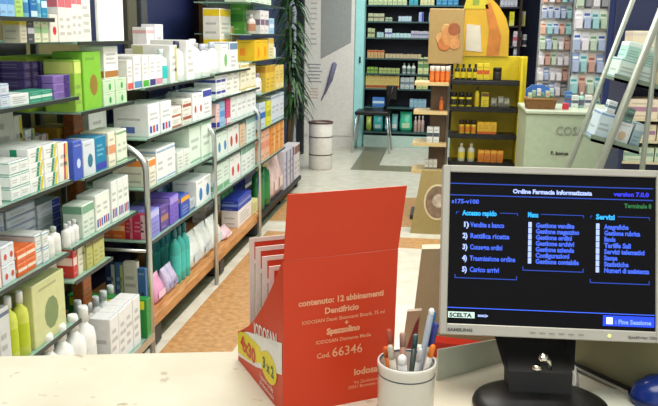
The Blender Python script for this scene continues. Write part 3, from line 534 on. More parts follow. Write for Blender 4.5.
onstand(429, 451, 64, 4, 'b', (222,112,40), (206,90,30), (240,232,220), 'orange bottle with white cap', WZ[0], 'top wooden shelf of the brown stand') if False else None
for k in range(4):
    x = X_(431.5+k*5.2, 90, YS+.05); product('j', (x, YS+.05, WZ[0]), 0, .04, .125, .04, (220,104,36), (222,120,50), (240,236,226), 'orange jar with white lid', 'top wooden shelf', 'goods on the cosmetics stands', 'left')
onstand(439, 444, 97, 1, 'b', (196,96,40), (210,110,50), (190,90,40), 'amber bottle', WZ[1], 'second wooden shelf')
onstand(428, 441, 127, 2, 'c', (222,226,224), (70,80,90), 'mid', 'white carton with dark print', WZ[2], 'third wooden shelf')
onstand(427, 440, 160, 3, 'c', (214,214,204), (120,120,110), 'band', 'small white carton', WZ[3], 'lowest wooden shelf')
# leaning cardboard sign with a round picture
cs = empty('floor_sign', (-.01, 5.86, 0)); tag(cs, 'olive cardboard floor sign with a round brown picture below the wooden shelves', 'sign')
f = MB(); f.loft([[(-.17, .0, 0), (.17, .0, 0), (.17, .02, 0), (-.17, .02, 0)], [(-.1, .13, .47), (.12, .13, .47), (.12, .15, .47), (-.1, .15, .47)]], mat((150, 130, 76), .6), False); f.obj('board', cs)
f = MB(); n = 18
def sp(x, z, o=.004): return (x, z*.13/.47-o, z)
f.face([sp(.03+.105*math.cos(2*PI*k/n), .24+.135*math.sin(2*PI*k/n), .003) for k in range(n)], mat((206,190,150), .5))
f.face([sp(.03+.092*math.cos(2*PI*k/n), .24+.12*math.sin(2*PI*k/n), .005) for k in range(n)], mat((120, 96, 72), .6, noise=.4, scale=22))
f.face([sp(.04+.05*math.cos(2*PI*k/n), .25+.05*math.sin(2*PI*k/n), .007) for k in range(n)], mat((176, 160, 140), .6, noise=.4, scale=30))
f.obj('round_picture', cs)
f = MB(); f.box((-.02, .16, 0), (.02, .3, .01), DARK); f.tube([(0, .16, .42), (0, .29, .01)], .006, DARK); f.obj('strut', cs)

ysd = empty('yellow_display_stand', (0, YS, 0)); tag(ysd, 'bright yellow display stand with black shelves of cosmetics and a curved header', 'display stand')
YM = mat((212, 190, 24), .45); YD = mat((190, 160, 24), .45)
xl, xr = X_(464, 100, YS+.28), X_(525, 100, YS+.28); ztop = Z_(500, 56, YS+.28)
f = MB(); f.box((xl-.1, .28, .06), (xr, .3, ztop), YM, .004); f.obj('back_board', ysd)
xs0 = X_(514, 100, YS); 
f = MB(); f.box((xr-.075, .02, .06), (xr-.055, .279, ztop), YM, .003); f.obj('side_board', ysd)
f = MB(); f.box((.05, .0, 0), (xr, .32, .06), YD, .006); f.obj('base', ysd)
KZ = [Z_(470, 81), Z_(470, 108), Z_(470, 135), Z_(470, 163)]
x0s = .09; x1s = xr-.078
for z in KZ:
    f = MB(); f.box((x0s, .0, z-.03), (x1s, .278, z), BLACK, .003); f.box((x0s, -.004, z), (x1s, .0, z+.012), BLACK); f.obj('shelf', ysd)
HD = [(0, 0), (.375, 0), (.37, .2), (.34, .3), (.28, .39), (.22, .45), (.17, .5), (.02, .5)]
f = MB(); f.prism(HD, .015, mat((200, 158, 34), .5, noise=.12, scale=5), (xl-.04, .26, ztop+.0), (1,0,0), (0,0,1), (0,1,0)); hb = f.obj('header_board', ysd)
f = MB(); f.prism([(.0, .37), (.2, .37), (.16, .49), (.03, .49)], .002, mat((196, 180, 40), .5), (xl-.04, .2565, ztop), (1,0,0), (0,0,1), (0,1,0))
f.prism([(.2, 0), (.3, 0), (.31, .15), (.26, .3), (.21, .42), (.17, .4), (.21, .2)], .002, mat((190, 116, 40), .5, noise=.25, scale=10), (xl-.04, .2565, ztop), (1,0,0), (0,0,1), (0,1,0))
f.prism([(.03, .04), (.16, .03), (.14, .24), (.03, .25)], .003, mat((205, 198, 180), .5), (xl-.04, .2555, ztop), (1,0,0), (0,0,1), (0,1,0))
f.prism([(.07, .4), (.12, .4), (.12, .45), (.07, .45)], .002, mat((130, 150, 50), .5), (xl-.04, .2545, ztop), (1,0,0), (0,0,1), (0,1,0)); f.obj('header_picture', hb)
P = 'top black shelf'
def ys(px, zi, w, h, kind, c, a, st, desc, place, dy=.06):
    product(kind, (X_(px, 100, YS+dy), YS+dy, KZ[zi]), 0, w, h, w if kind in 'bj' else .05, c, a, st, desc, place+' of the yellow stand', 'goods on the cosmetics stands', 'left')
for k in range(4): ys(456+k*6, 0, .042, .13, 'b', (34,30,26), (206,186,30), (24,24,24), 'black bottle with yellow label', P)
for k, px in enumerate((478.5, 485)): ys(px, 0, .046, .135, 'c', (214,190,40), (196,80,30), 'mid', 'yellow carton with orange band', P)
ys(496, 0, .07, .105, 'j', (30,26,26), (40,34,30), (20,20,20), 'black jar', P)
P = 'second black shelf'
for k in range(3): ys(454+k*7.5, 1, .052, .115, 'j', (206,190,40), (40,40,30), (26,24,22), 'yellow jar with black lid', P)
ys(477, 1, .04, .165, 'b', (206,190,40), (200,170,40), (30,28,26), 'tall yellow bottle', P); ys(485, 1, .06, .12, 'c', (208,188,40), (90,60,30), 'top', 'yellow carton with dark top', P)
for k, px in enumerate((494, 501, 507)): ys(px, 1, .05, .08+.012*(k % 2), 'g', (130,130,110), (90,90,80), '', 'grey soft pack', P)
P = 'third black shelf'
for k in range(3): ys(463+k*6, 2, .045, .11, 'j', (214,180,36), (200,120,40), (50,36,20), 'amber jar with dark lid', P)
for k in range(3): ys(482+k*6.5, 2, .05, .1, 'c', (216,170,40), (200,90,40), 'band', 'golden carton', P)
P = 'lowest black shelf'
for k in range(2): ys(464+k*10, 3, .06, .15, 'b', (206,206,190), (222,204,80), (226,220,190), 'large cream bottle', P)
for k in range(4): ys(484+k*6.5, 3, .048, .1, 'c', (222,130,40), (236,180,60), 'top', 'orange carton', P)

# ------------------------------------------------------------------ cash desk and things on it
YC = 5.5
xa, xb = ony(526, 130, YC).x, 1.45; zc = ony(560, 111, YC).z
cd_ = empty('cash_desk', (0, YC, 0)); tag(cd_, 'pale green grey cash desk with raised lettering on its front', 'desk')
DG = mat((172, 186, 158), .45)
f = MB(); f.box((xa, .02, .05), (xb, .6, zc-.025), DG, .006); f.obj('body', cd_)
f = MB(); f.box((xa-.01, 0, zc-.025), (xb+.01, .62, zc), mat((186, 196, 172), .35), .006); f.obj('desk_top', cd_)
f = MB(); f.box((xa+.02, .05, 0), (xb-.02, .58, .05), DARK); f.obj('kickboard', cd_)
o = place_text('lettering', text_mesh('COSA', .085, mat((142, 146, 132), .5), extrude=.003, sx=.85), cd_, ony(556, 130, YC).x, .015, ony(555, 135, YC).z, UP)
o = place_text('small_lettering', text_mesh('F. bonus', .035, mat((60, 58, 56), .5), extrude=.002, bold=.001), cd_, ony(551, 150, YC).x, .016, ony(551, 155, YC).z, UP)
bk = empty('wicker_basket', (ony(540, 105, YC+.15).x, YC+.16, zc)); tag(bk, 'brown wicker basket of small goods on the cash desk', 'basket')
f = MB(); wm = mat((120, 82, 44), .8, noise=.35, scale=90)
f.loft([[(x*.105*s_, y*.07*s_, z) for x, y in ((-1,-1),(1,-1),(1,1),(-1,1))] for z, s_ in ((0, .9), (.07, 1), (.07, .93), (.01, .85))], wm, False); f.obj('basket_body', bk)
f = MB(); f.tube([(-.105,-.07,.07),(.105,-.07,.07),(.105,.07,.07),(-.105,.07,.07),(-.105,-.07,.07)], .007, mat((150, 110, 60), .8)); f.obj('rim', bk)
for k in range(6):
    product('c', (bk.location.x-.075+k*.03, YC+.12+.03*(k % 2), zc+.014), 0, .024, .095+.015*(k % 3), .04, ((190,206,170),(160,190,160),(206,206,190),(120,160,130),(200,190,150),(170,200,190))[k], (90,120,90), 'mid', ('pale green','sage','ivory','mid green','buff','mint')[k]+' small carton', 'wicker basket on the cash desk', 'cartons in the wicker basket', 'left')
product('j', (ony(566, 108, YC+.1).x, YC+.1, zc), 0, .055, .045, .05, (196,40,60), (196,40,60), (210,60,70), 'small red tub', 'cash desk', 'goods on the cash desk', 'left')
for k, (px, c) in enumerate(((575, (206,214,206)), (582, (150,190,180)), (590, (220,216,210)), (570, (60, 110, 170)))):
    product('c' if k != 1 else 'b', (ony(px, 105, YC+.25).x, YC+.25+.03*k, zc), 0, .045, .09+.02*(k % 2), .04, c, (90,90,110), 'mid' if k != 1 else (200,200,200), ('white grey','pale teal','ivory','blue')[k]+' small pack', 'cash desk beside the red tub', 'goods on the cash desk', 'left')
# blue chair back behind the desk
bc = empty('office_chair', (ony(538, 90, 6.75).x, 6.75, 0)); tag(bc, 'blue rounded office chair behind the cash desk', 'chair')
f = MB(); f.loft([[(x, -.02+y, z) for x, y in ((-w,0),(w,0),(w,.05),(-w,.05))] for z, w in ((.62, .1), (.75, .13), (.95, .13), (1.06, .1), (1.1, .05))], mat((60, 110, 190), .6), False); f.obj('backrest', bc)
f = MB(); f.box((-.19, -.42, .44), (.19, -.04, .5), mat((60, 110, 190), .6), .02); f.obj('seat', bc)
f = MB(); f.tube([(0, -.22, .06), (0, -.22, .44)], .025, BLACK); f.tube([(0, -.1, .46), (0, .04, .47), (0, .04, .68)], .015, BLACK); f.obj('column', bc)
for k in range(5): f = MB(); a = 2*PI*k/5; f.tube([(0, -.22, .08), (.23*math.cos(a), -.22+.23*math.sin(a), .03)], [.02, .015], BLACK); f.lathe([(.03, 0), (.03, .04)], BLACK, 10, (.23*math.cos(a), -.22+.23*math.sin(a), 0)); f.obj('leg', bc)

# ------------------------------------------------------------------ racks of hanging packs
YR = 7.35
def hang_rack(name, label, px0, px1, cols, rows_, dy, place, ztop=2.25, zbot=.95, Yr=YR, ang=0, seed=2):
    x0, x1 = ony(px0, 50, Yr).x, ony(px1, 50, Yr).x
    e = empty(name, ((x0+x1)/2, Yr, 0)); tag(e, label, 'display rack'); w = x1-x0; e.rotation_euler = (0, 0, ang)
    f = MB(); f.box((-w/2, .1, .3), (w/2, .12, ztop), mat((206, 204, 200), .6)); f.obj('backboard', e)
    for x in (-w/2, w/2): f = MB(); f.box((x-.012, .1, 0), (x+.012, .13, ztop+.02), CHROME, .003); f.obj('upright', e)
    f = MB(); f.box((-w/2, -.05, 0), (w/2, .3, .04), mat((150,150,150), .4, .3), .006); f.obj('base', e)
    rn = random.Random(seed); pal = [((222,222,222),(50,90,170)), ((226,210,200),(200,100,60)), ((130,150,190),(230,230,230)), ((200,215,215),(50,150,160)), ((110,110,120),(210,210,210)), ((226,222,226),(190,190,200)), ((206,176,160),(150,90,80)), ((215,222,210),(110,150,110)), ((230,230,232),(200,190,200))]
    nm = ['white blue', 'cream orange', 'slate blue', 'pale teal', 'dark', 'white', 'terracotta', 'sage white', 'silver white']
    R = Matrix.Rotation(ang, 3, 'Z')
    for r in range(rows_):
        z = zbot+(ztop-zbot)*(r+.5)/rows_
        for c in range(cols):
            k = rn.randrange(9); cw = w/cols; ww = cw*rn.uniform(.86, .985); hh = (ztop-zbot)/rows_*rn.uniform(.86, .985); d = rn.uniform(.03, .09); ctr = -w/2+cw*(c+.5); zb = z-(ztop-zbot)/rows_*.45
            if r == 0: pass
            p = R @ Vector((ctr, .1-d-.001, 0)); L = Vector((e.location.x+p.x, Yr+p.y, zb))
            key = ('h', k, round(ww, 2), round(hh, 2), round(d, 2))
            if key not in CACHE:
                f = MB(); cc, ac = pal[k]; f.box((-ww/2, d-.003, 0), (ww/2, d, hh), mat(cc, .45)); f.box((-ww*.42, 0, hh*.08), (ww*.42, d-.003, hh*.62), mat(tuple(int(v*.35+q*.65) for v, q in zip(ac, cc)), .35), .004); f.face([(-ww*.38, d-.0035, hh*.7), (ww*.38, d-.0035, hh*.7), (ww*.38, d-.0035, hh*.82), (-ww*.38, d-.0035, hh*.82)], mat(ac, .5)); CACHE[key] = f.mesh('blister_pack')
            o = link('blister_pack', CACHE[key], None, L, ang); o['category'] = 'blister pack'
            PEND.append([o, nm[k]+' hanging pack', ORD[rows_-r]+' row from the top of '+place, 'hanging packs on '+place, 'left'])
hang_rack('hanging_display_rack', 'tall rack of small hanging packs beside the blue wall', 540, 571, 5, 8, 0, 'the left hanging rack', ztop=2.05, zbot=.95, seed=2)
hang_rack('hanging_display_rack', 'second tall rack of hanging packs, left of the leaning ladder stand', 574, 607, 4, 7, 0, 'the right hanging rack', ztop=2.1, zbot=.8, Yr=7.1, seed=5)
f = MB(); f.box((1.47, 6.9, 0), (1.6, 7.0, 2.5), mat((96, 96, 104), .45), .01); o = f.obj('grey_column'); tag(o, 'grey post right of the hanging racks', 'post')

# ------------------------------------------------------------------ right-hand shelves with cartons
YQ = 4.6
rs = empty('side_shelf_unit', (0, YQ, 0)); tag(rs, 'dark blue shelf unit stacked with cream cartons at the right edge', 'shelf unit')
qx0, qx1 = ony(622, 120, YQ).x, 1.95
f = MB(); f.box((qx0, .4, .0), (qx1, .42, 1.72), mat((20, 30, 66), .5)); f.obj('back_panel', rs)
for x in (qx0, qx1-.02): f = MB(); f.box((x, 0, 0), (x+.02, .4, 1.3), mat((24, 34, 70), .5)); f.obj('side_panel', rs)
QZ = [ony(640, y, YQ).z for y in (62, 122, 145)]
QZ = [ony(640, 74, YQ).z, ony(640, 119, YQ).z, ony(640, 141, YQ).z, ony(640, 162, YQ).z]
for z in QZ[1:]: f = MB(); f.box((qx0+.021, .0, z-.012), (qx1-.021, .399, z), mat((190, 180, 150), .5)); f.obj('shelf', rs)
f = MB(); f.box((qx0, 0, 1.3), (qx1, .399, 1.315), mat((190, 180, 150), .5)); f.obj('top_panel', rs)
for (zi, yt, c, a, nm_) in ((1, 98, (214,200,176), (160,120,140), 'cream carton with mauve band'), (2, 123, (210,198,170), (150,110,140), 'buff carton with mauve band'), (3, 146, (190,206,180), (130,160,140), 'pale green carton')):
    z = QZ[zi]; h = ony(640, yt, YQ).z-z-.01
    for k in range(5): w = (qx1-qx0-.05)/5; product('c', (qx0+.025+w*(k+.5), YQ+.02, z), 0, w*.96, h, .25, c, a, 'mid', nm_, ORD[zi]+' shelf of the right-hand unit', 'cartons in the right-hand unit', 'left')
for k in range(5): w = (qx1-qx0-.05)/5; product('c', (qx0+.025+w*(k+.5), YQ+.05, 1.315), 0, w*.96, .22-.02*(k % 2), .2, (214,202,176), (196,190,180), 'edge', 'large cream carton', 'top of the right-hand unit', 'cartons in the right-hand unit', 'left')
# bright window in partition wall behind
f = MB(); wx0, wx1 = ony(617, 20, 8.44).x, ony(634, 20, 8.44).x
CYE = mat((150, 226, 226), .3, emit=.7)
f.box((wx0, 8.43, 1.35), (wx1, 8.45, ony(620, 11, 8.43).z), CYE); f.box((wx0, 8.43, ony(620, 5, 8.43).z), (wx1, 8.45, 2.4), CYE); f.box((wx0-.02, 8.425, 1.3), (wx0, 8.45, 2.42), BLUE); f.box((wx1, 8.425, 1.3), (wx1+.02, 8.45, 2.42), BLUE)
struct('window_1', f)

# ------------------------------------------------------------------ leaning ladder stand
YL = 3.5
ls = empty('ladder_display_stand', (0, 0, 0)); tag(ls, 'leaning grey green ladder stand holding white cartons on sloping trays', 'display stand')
GT = mat((158, 164, 150), .35, .3)
def line3(pa, pb, Y, zt, zb=0.0):
    a, b = ony(*pa, Y), ony(*pb, Y); d = (b-a)/(b.z-a.z); return a+d*(zt-a.z), a+d*(zb-a.z)
A1, A0 = line3((633, 0), (571, 161), YL+.12, 1.95); B1, B0 = line3((660, 14), (602, 161), YL-.12, 1.95)
C1, C0 = line3((655, 60), (643, 161), YL-.1, 1.95)
for a, b, r in ((A1, A0, .011), (B1, B0, .016)): f = MB(); f.tube([a, b], r, GT, 10); f.obj('rail', ls)
f = MB(); f.tube([C1, C0], .011, GT, 10); f.obj('rear_pole', ls)
f = MB(); f.tube([C1, B1], .009, GT, 8); f.tube([A1, B1], .009, GT, 8); f.obj('top_bar', ls)
def at_z(a, b, z): return a+(b-a)*((z-a.z)/(b.z-a.z))
def tray(z, name='tray'):   # sloping shelf between the rails
    l = at_z(A1, A0, z+.03); r = at_z(B1, B0, z); e = empty('t', (0,0,0)); bpy.data.objects.remove(e)
    f = MB(); P0 = Vector((l.x, YL+.14, z+.02)); P1 = Vector((l.x+.2, YL+.14, z-.03)); P2 = Vector((l.x+.2, YL-.1, z-.03)); P3 = Vector((l.x, YL-.1, z+.02)); u = Vector((0,0,.012))
    f.loft([[P0, P1, P2, P3], [p+u for p in (P0, P1, P2, P3)]], mat((120, 140, 122), .4), False)
    f.loft([[P3, P2, P2+Vector((0,.008,0)), P3+Vector((0,.008,0))], [p+Vector((0,0,.03)) for p in (P3, P2, P2+Vector((0,.008,0)), P3+Vector((0,.008,0)))]], mat((120, 140, 122), .4), False)
    return f.obj(name, ls), (P0, P1, P2, P3)
trs = []
for z in (ony(612, 84, YL).z, ony(596, 143, YL).z, .62, .3): trs.append(tray(z))
# cartons on the trays (tilted with the tray)
def tilt_carton(tr, t, w, h, d, c, a, style, desc, place, lift=0):
    P0, P1, P2, P3 = tr; s = (P2-P3); an = math.atan2(-s.z, s.x); L = s.length
    p = P3 + s.normalized()*(t*L) + Vector((0, .02, 0)) + Vector((math.sin(an), 0, math.cos(an)))*(.0125+lift)
    o = carton(p, 0, w, h, d, c, a, style); o.rotation_euler = (0, an, 0); o['category'] = 'carton'; PEND.append([o, desc, place, 'cartons on the ladder stand', 'left']); return o
T1 = trs[0][1]; T2 = trs[1][1]; pu = 'upper tray of the ladder stand'; plw = 'lower tray of the ladder stand'
tilt_carton(T1, .2, .075, .085, .18, (206,226,218), (120,180,180), 'edge', 'large white mint carton', pu); tilt_carton(T1, .56, .065, .085, .18, (210,228,222), (140,190,190), 'edge', 'white carton beside the mint one', pu)
tilt_carton(T1, .2, .055, .07, .15, (170,216,206), (220,236,230), 'top', 'pale teal carton stacked above', pu, .086); tilt_carton(T1, .52, .05, .065, .15, (176,220,210), (225,236,230), 'top', 'mint carton stacked above', pu, .086); tilt_carton(T1, .86, .045, .19, .1, (216,206,170), (190,190,150), 'edge', 'tall cream carton', pu)
tilt_carton(T2, .18, .06, .12, .16, (196,216,224), (120,150,200), 'edge', 'large pale blue carton', plw); tilt_carton(T2, .55, .075, .1, .16, (214,222,226), (200,180,150), 'spot', 'white carton with beige spot', plw); tilt_carton(T2, .86, .04, .11, .12, (150,180,190), (200,215,220), 'top', 'blue grey carton', plw)
tilt_carton(T2, .2, .035, .05, .06, (214,224,226), (90,120,140), 'mid', 'small white carton on top', plw, .121); tilt_carton(T2, .6, .03, .06, .06, (90,130,120), (60,80,80), 'mid', 'small dark green carton on top', plw, .101)

# ------------------------------------------------------------------ front counter
ct = empty('counter', (0, 0, 0)); tag(ct, 'pale speckled stone counter top in the foreground', 'counter')
cm = bpy.data.materials.new('stone'); cm.use_nodes = True; nt = cm.node_tree; bs = nt.nodes['Principled BSDF']; tc = nt.nodes.new('ShaderNodeTexCoord')
n1 = speck((206, 200, 178), (222, 216, 196), 7); n2 = nt.nodes.new('ShaderNodeTexNoise'); n2.inputs['Scale'].default_value = 28; n2.inputs['Detail'].default_value = 5; nt.links.new(tc.outputs['Object'], n2.inputs['Vector'])
dkc = nt.nodes.new('ShaderNodeRGB'); dkc.outputs[0].default_value = (*lin((176, 166, 140)), 1)
msk = nt.nodes.new('ShaderNodeValToRGB'); msk.color_ramp.elements[0].position = .64; msk.color_ramp.elements[1].position = .7; nt.links.new(n2.outputs['Fac'], msk.inputs[0])
nt.links.new(mixc(msk.outputs[0], n1, dkc.outputs[0]), bs.inputs['Base Color']); bs.inputs['Roughness'].default_value = .35
def edge(x): return 1.31+.24*x
out = [(-1.15, .55), (1.1, .55), (1.1, 1.52), (.6, 1.455), (.3, edge(.3)), (-.33, edge(-.33)), (-1.15, edge(-1.15)+.01)]
f = MB(); f.loft([[(x, y, .925) for x, y in out], [(x, y, .955) for x, y in out], [(x*.998, y-.003, .96) for x, y in out]], cm, False); f.obj('counter_top', ct)
ins = [(-1.1, .62), (1.05, .62), (1.05, 1.44), (.6, 1.37), (-.33, 1.17), (-1.1, 1.0)]
f = MB(); f.loft([[(x, y, .0) for x, y in ins], [(x, y, .925) for x, y in ins]], mat((190, 180, 160), .5), False); f.obj('counter_body', ct)
ZC = .96
# red display box ---------------------------------------------------------------
rb = empty('display_box', (-.203, 1.014, ZC), math.radians(32)); tag(rb, 'tall red cardboard counter box with white lettering on its back', 'display box')
RD = mat((214, 58, 10), .45, noise=.03, scale=6); RDI = mat((200, 60, 26), .5); WW = mat((240, 236, 228), .5)
w, dp, t = .178, .215, .002
f = MB(); f.prism([(0, 0), (w, 0), (w+.002, .231), (0, .231)], t, RD, (0, 0, 0)); f.prism([(0, 0), (w, 0), (w, .215), (0, .215)], .001, RDI, (0, t, 0)); f.obj('back_panel', rb)
f = MB()
f.loft([[(0.0005, 0, .2315), (w+.002, 0, .2315), (w+.002, t, .2315), (0.0005, t, .2315)], [(.005, -.004, .326), (w+.011, -.004, .326), (w+.011, -.002, .326), (.005, -.002, .326)]], RD, False); f.obj('top_flap', rb)
side = [(t, 0), (dp, 0), (dp, .05), (.18, .068), (.155, .082), (.12, .108), (.085, .14), (.06, .166), (.032, .197), (.012, .222), (t, .231)]
for x in (0, w-t):
    f = MB(); f.prism(side, t, RD, (x, 0, 0), (0,1,0), (0,0,1), (1,0,0)); sp_ = f.obj('side_panel', rb)
    if x == 0:
        g = MB(); e = -.0006
        def pp(pts, m, o=e): g.face([(o, y, z) for y, z in pts], m)
        pp([(.004, .062), (.004, .11), (.16, .07), (.213, .048), (.213, .008), (.12, .026)], WW)
        ym = mat((236, 214, 30), .5)
        pp([(.213, .046), (.2, .056), (.17, .064), (.1, .068), (.085, .05), (.11, .036), (.16, .022), (.213, .014)], ym, e-.0004)
        pp([(.02+.04+.036*math.cos(2*PI*k/16), .05+.024*math.sin(2*PI*k/16)-.1*0) for k in range(16)], ym, e-.0005)
        g.obj('printed_side', sp_)
        RS = Matrix.Rotation(-PI/2, 4, 'Z') @ Matrix.Rotation(PI/2, 4, 'X')
        rot = (PI/2, 0, -PI/2)
        a = place_text('logo_lettering', text_mesh('4x30', .034, mat((214, 60, 30), .5), bold=.0012, sx=1.1), sp_, -.0016, .195, .03, (PI/2, math.radians(-8)*0, -PI/2))
        a = place_text('brand_lettering', text_mesh('IODOSAN', .029, WW, bold=.0008, sx=.8), sp_, -.0012, .125, .078, rot); 
        a.rotation_euler = (Matrix.Rotation(-PI/2, 3, 'Z') @ Matrix.Rotation(PI/2, 3, 'X') @ Matrix.Rotation(math.radians(10), 3, 'Z')).to_euler()
        a = place_text('price_lettering', text_mesh('3 x 2', .024, mat((40, 110, 70), .5), bold=.0008), sp_, -.0018, .085, .042, rot)
        a = place_text('small_lettering', text_mesh('l\'igiene orale\nprofessionale', .012, WW, space=.9), sp_, -.0012, .1, .018, rot)
f = MB(); f.prism([(t, 0), (w-t, 0), (w-t, .05), (t, .05)], t, RD, (0, dp-t, 0)); f.obj('front_panel', rb)
f = MB(); f.prism([(t, 0), (w-t, 0), (w-t, dp-t*2), (t, dp-t*2)], .002, RDI, (0, t, 0), (1,0,0), (0,1,0), (0,0,1)); f.obj('floor_panel', rb)
TW = mat((240, 170, 130), .5)
def rtxt(nm, s, x, z, size, al='CENTER', b=.0004, ang=0, sx=1):
    o = place_text(nm, text_mesh(s, size, TW, al, bold=b, sx=sx), rb, x, -.0009, z, UP)
rtxt('heading_lettering', 'contenuto: 12 abbinamenti', .09, .163, .0125, b=.0005)
rtxt('heading_lettering', 'Dentifricio', .09, .147, .0125, b=.0005); rtxt('small_lettering', 'IODOSAN Denti Sbiancanti Bicarb. 75 ml', .094, .135, .0078, b=.0001)
rtxt('heading_lettering', '+', .098, .126, .01, b=.0006); rtxt('heading_lettering', 'Spazzolino', .093, .115, .0125, b=.0007); rtxt('small_lettering', 'IODOSAN Diamante Media', .094, .102, .0078, b=.0001)
rtxt('small_lettering', 'Cod.', .062, .08, .011, b=.0002); rtxt('code_lettering', '66346', .1, .079, .02, b=.0002)
rtxt('brand_lettering', 'iodosan', .135, .044, .015, b=.0006); rtxt('small_lettering', 'Via Zambeletti\n20021 Baranzate (MI)', .132, .03, .0068, b=.00005)
# blister cards inside the red box
for k in range(4):
    yy = .185-k*.031; zz = .0025; hh = .215-k*.007
    e = empty('toothbrush_card', (0,0,0)); off = Vector((.012 + .0, yy, ZC+zz)); Rm = Matrix.Rotation(math.radians(32), 3, 'Z'); p = Rm @ Vector((off.x, off.y, 0)); e.location = (rb.location.x+p.x, rb.location.y+p.y, ZC+zz); e.rotation_euler = (0, 0, math.radians(32))
    tag(e, 'clear blister card with red header, '+['farthest', 'second farthest', 'second nearest', 'nearest'][k]+' in the red box', 'blister card', 'blister cards in the red display box')
    cw = .15; f = MB(); EG = mat((226, 214, 204), .4)
    for a_, b_ in (((0, 0), (.008, hh)), ((cw-.008, 0), (cw, hh)), ((.07, 0), (.078, hh))): f.box((a_[0], 0, a_[1]), (b_[0], .002, b_[1]), EG)
    for z_ in (0, hh-.007, hh-.043): f.box((.008, 0, z_), (cw-.008, .002, z_+.007), EG)
    f.obj('frame', e)
    f = MB(); f.box((.008, .0005, hh-.036), (cw-.008, .0025, hh-.007), mat((206, 62, 34), .5)); f.obj('header', e)
    f = MB(); f.box((.008, .0005, .007), (cw-.008, .0015, hh-.043), mat((200, 190, 180), .3, alpha=.45)); f.obj('clear_window', e)
    f = MB()
    for q in range(2): f.tube([(.035+.075*q, .006, .02), (.038+.075*q, .006, .09), (.036+.075*q, .006, .15)], .004, mat(((90, 130, 180), (190, 120, 110))[q], .4)); f.box((.031+.075*q, .004, .14), (.041+.075*q, .014, .165), WW)
    f.obj('toothbrush', e)

# pen cup -----------------------------------------------------------------------
q = onz(407, 361, ZC+.1); cx, cy = q.x, q.y
cu = empty('pen_cup', (cx, cy, ZC)); tag(cu, 'white ceramic pen cup with two thin blue rings', 'cup')
CW_ = mat((224, 220, 208), .2, noise=.02); r = .0405
f = MB(); f.lathe([(.034, 0), (.038, .003), (.0392, .01), (.0392, .088), (.0405, .093), (.041, .098), (.0405, .101), (.0385, .1015), (.0368, .099), (.0362, .09), (.0362, .006), (.0, .006)], CW_, 40, cap=False); f.lathe([(.034, 0), (.0, 0)], CW_, 40, cap=False); f.obj('body', cu)
for z in (.083, .03): f = MB(); f.lathe([(.0393, z), (.0399, z+.0008), (.0393, z+.002)], mat((70, 78, 96), .4), 40, cap=False); f.obj('ring', cu)
f = MB(); f.lathe([(.0385, .1012), (.0372, .1016), (.0365, .099)], mat((60, 66, 84), .4), 40, cap=False); f.obj('rim_line', cu)
def pen(dx, dy, lx, ly, L, rad, c, tip, label, nm='pen', tl=.02, clip=None, flat=False):
    b = Vector((cx+dx*.3-lx*.0, cy+dy*.3, ZC+.008)); top = Vector((cx+dx+lx, cy+dy+ly, ZC+L*.93)); d = (top-b).normalized()
    o = MB(); o.tube([b, b+(top-b)*.06, top-d*tl], [rad*.35, rad, rad], mat(c, .35), 10); o_ = o.obj(nm); tag(o_, label, nm if nm != 'pen' else 'pen', 'pens in the white cup')
    g = MB(); g.tube([top-d*tl, top-d*.003, top], [rad*1.0, rad*1.0, rad*.6], mat(tip, .35), 10)
    if clip: g.tube([top-d*.003+Vector((0,-rad*1.5,0)), top-d*.045+Vector((0,-rad*1.4,0))], .0013, mat(clip, .3), 6)
    g.obj('pen_cap', o_)
pen(.019, .0, .012, .004, .190, .0042, (150,160,170), (240,240,238), 'blue and grey ballpoint with white button, tallest in the cup', tl=.008)
bl = MB()
pen(.026, .006, .012, .006, .165, .0042, (206,196,180), (44,56,140), 'beige pen with dark blue top at right', tl=.035)
pen(.025, -.008, .010, -.002, .140, .004, (214,210,200), (232,130,30), 'white pen with orange top at right', tl=.018)
pen(.0, -.022, -.006, -.006, .128, .0062, (226,226,224), (238,238,238), 'thick white marker at the front', tl=.012)
pen(-.018, -.006, -.008, .0, .158, .004, (150,70,50), (176,84,64), 'reddish brown pencil at the left', 'pencil', tl=.02)
pen(-.025, .006, -.006, .0, .125, .004, (226,120,30), (216,100,30), 'orange pen at the far left', tl=.015)
pen(-.013, -.018, -.01, -.004, .140, .0045, (214,206,190), (196,186,170), 'cream pen leaning left', tl=.02)
pen(-.004, .010, -.004, .004, .146, .0045, (170,130,112), (176,140,124), 'dusty pink pen in the middle', tl=.02)
pen(.008, .014, .002, .006, .142, .004, (50,66,60), (60,90,90), 'dark green pen behind the marker', tl=.02)
pen(.012, -.012, .006, -.002, .135, .0035, (190,190,186), (206,206,204), 'slim silver grey pen at the front right', tl=.02)
pen(.02, .018, .014, .008, .178, .004, (30,130,180), (30,110,170), 'bright blue pen behind the grey one', tl=.04)

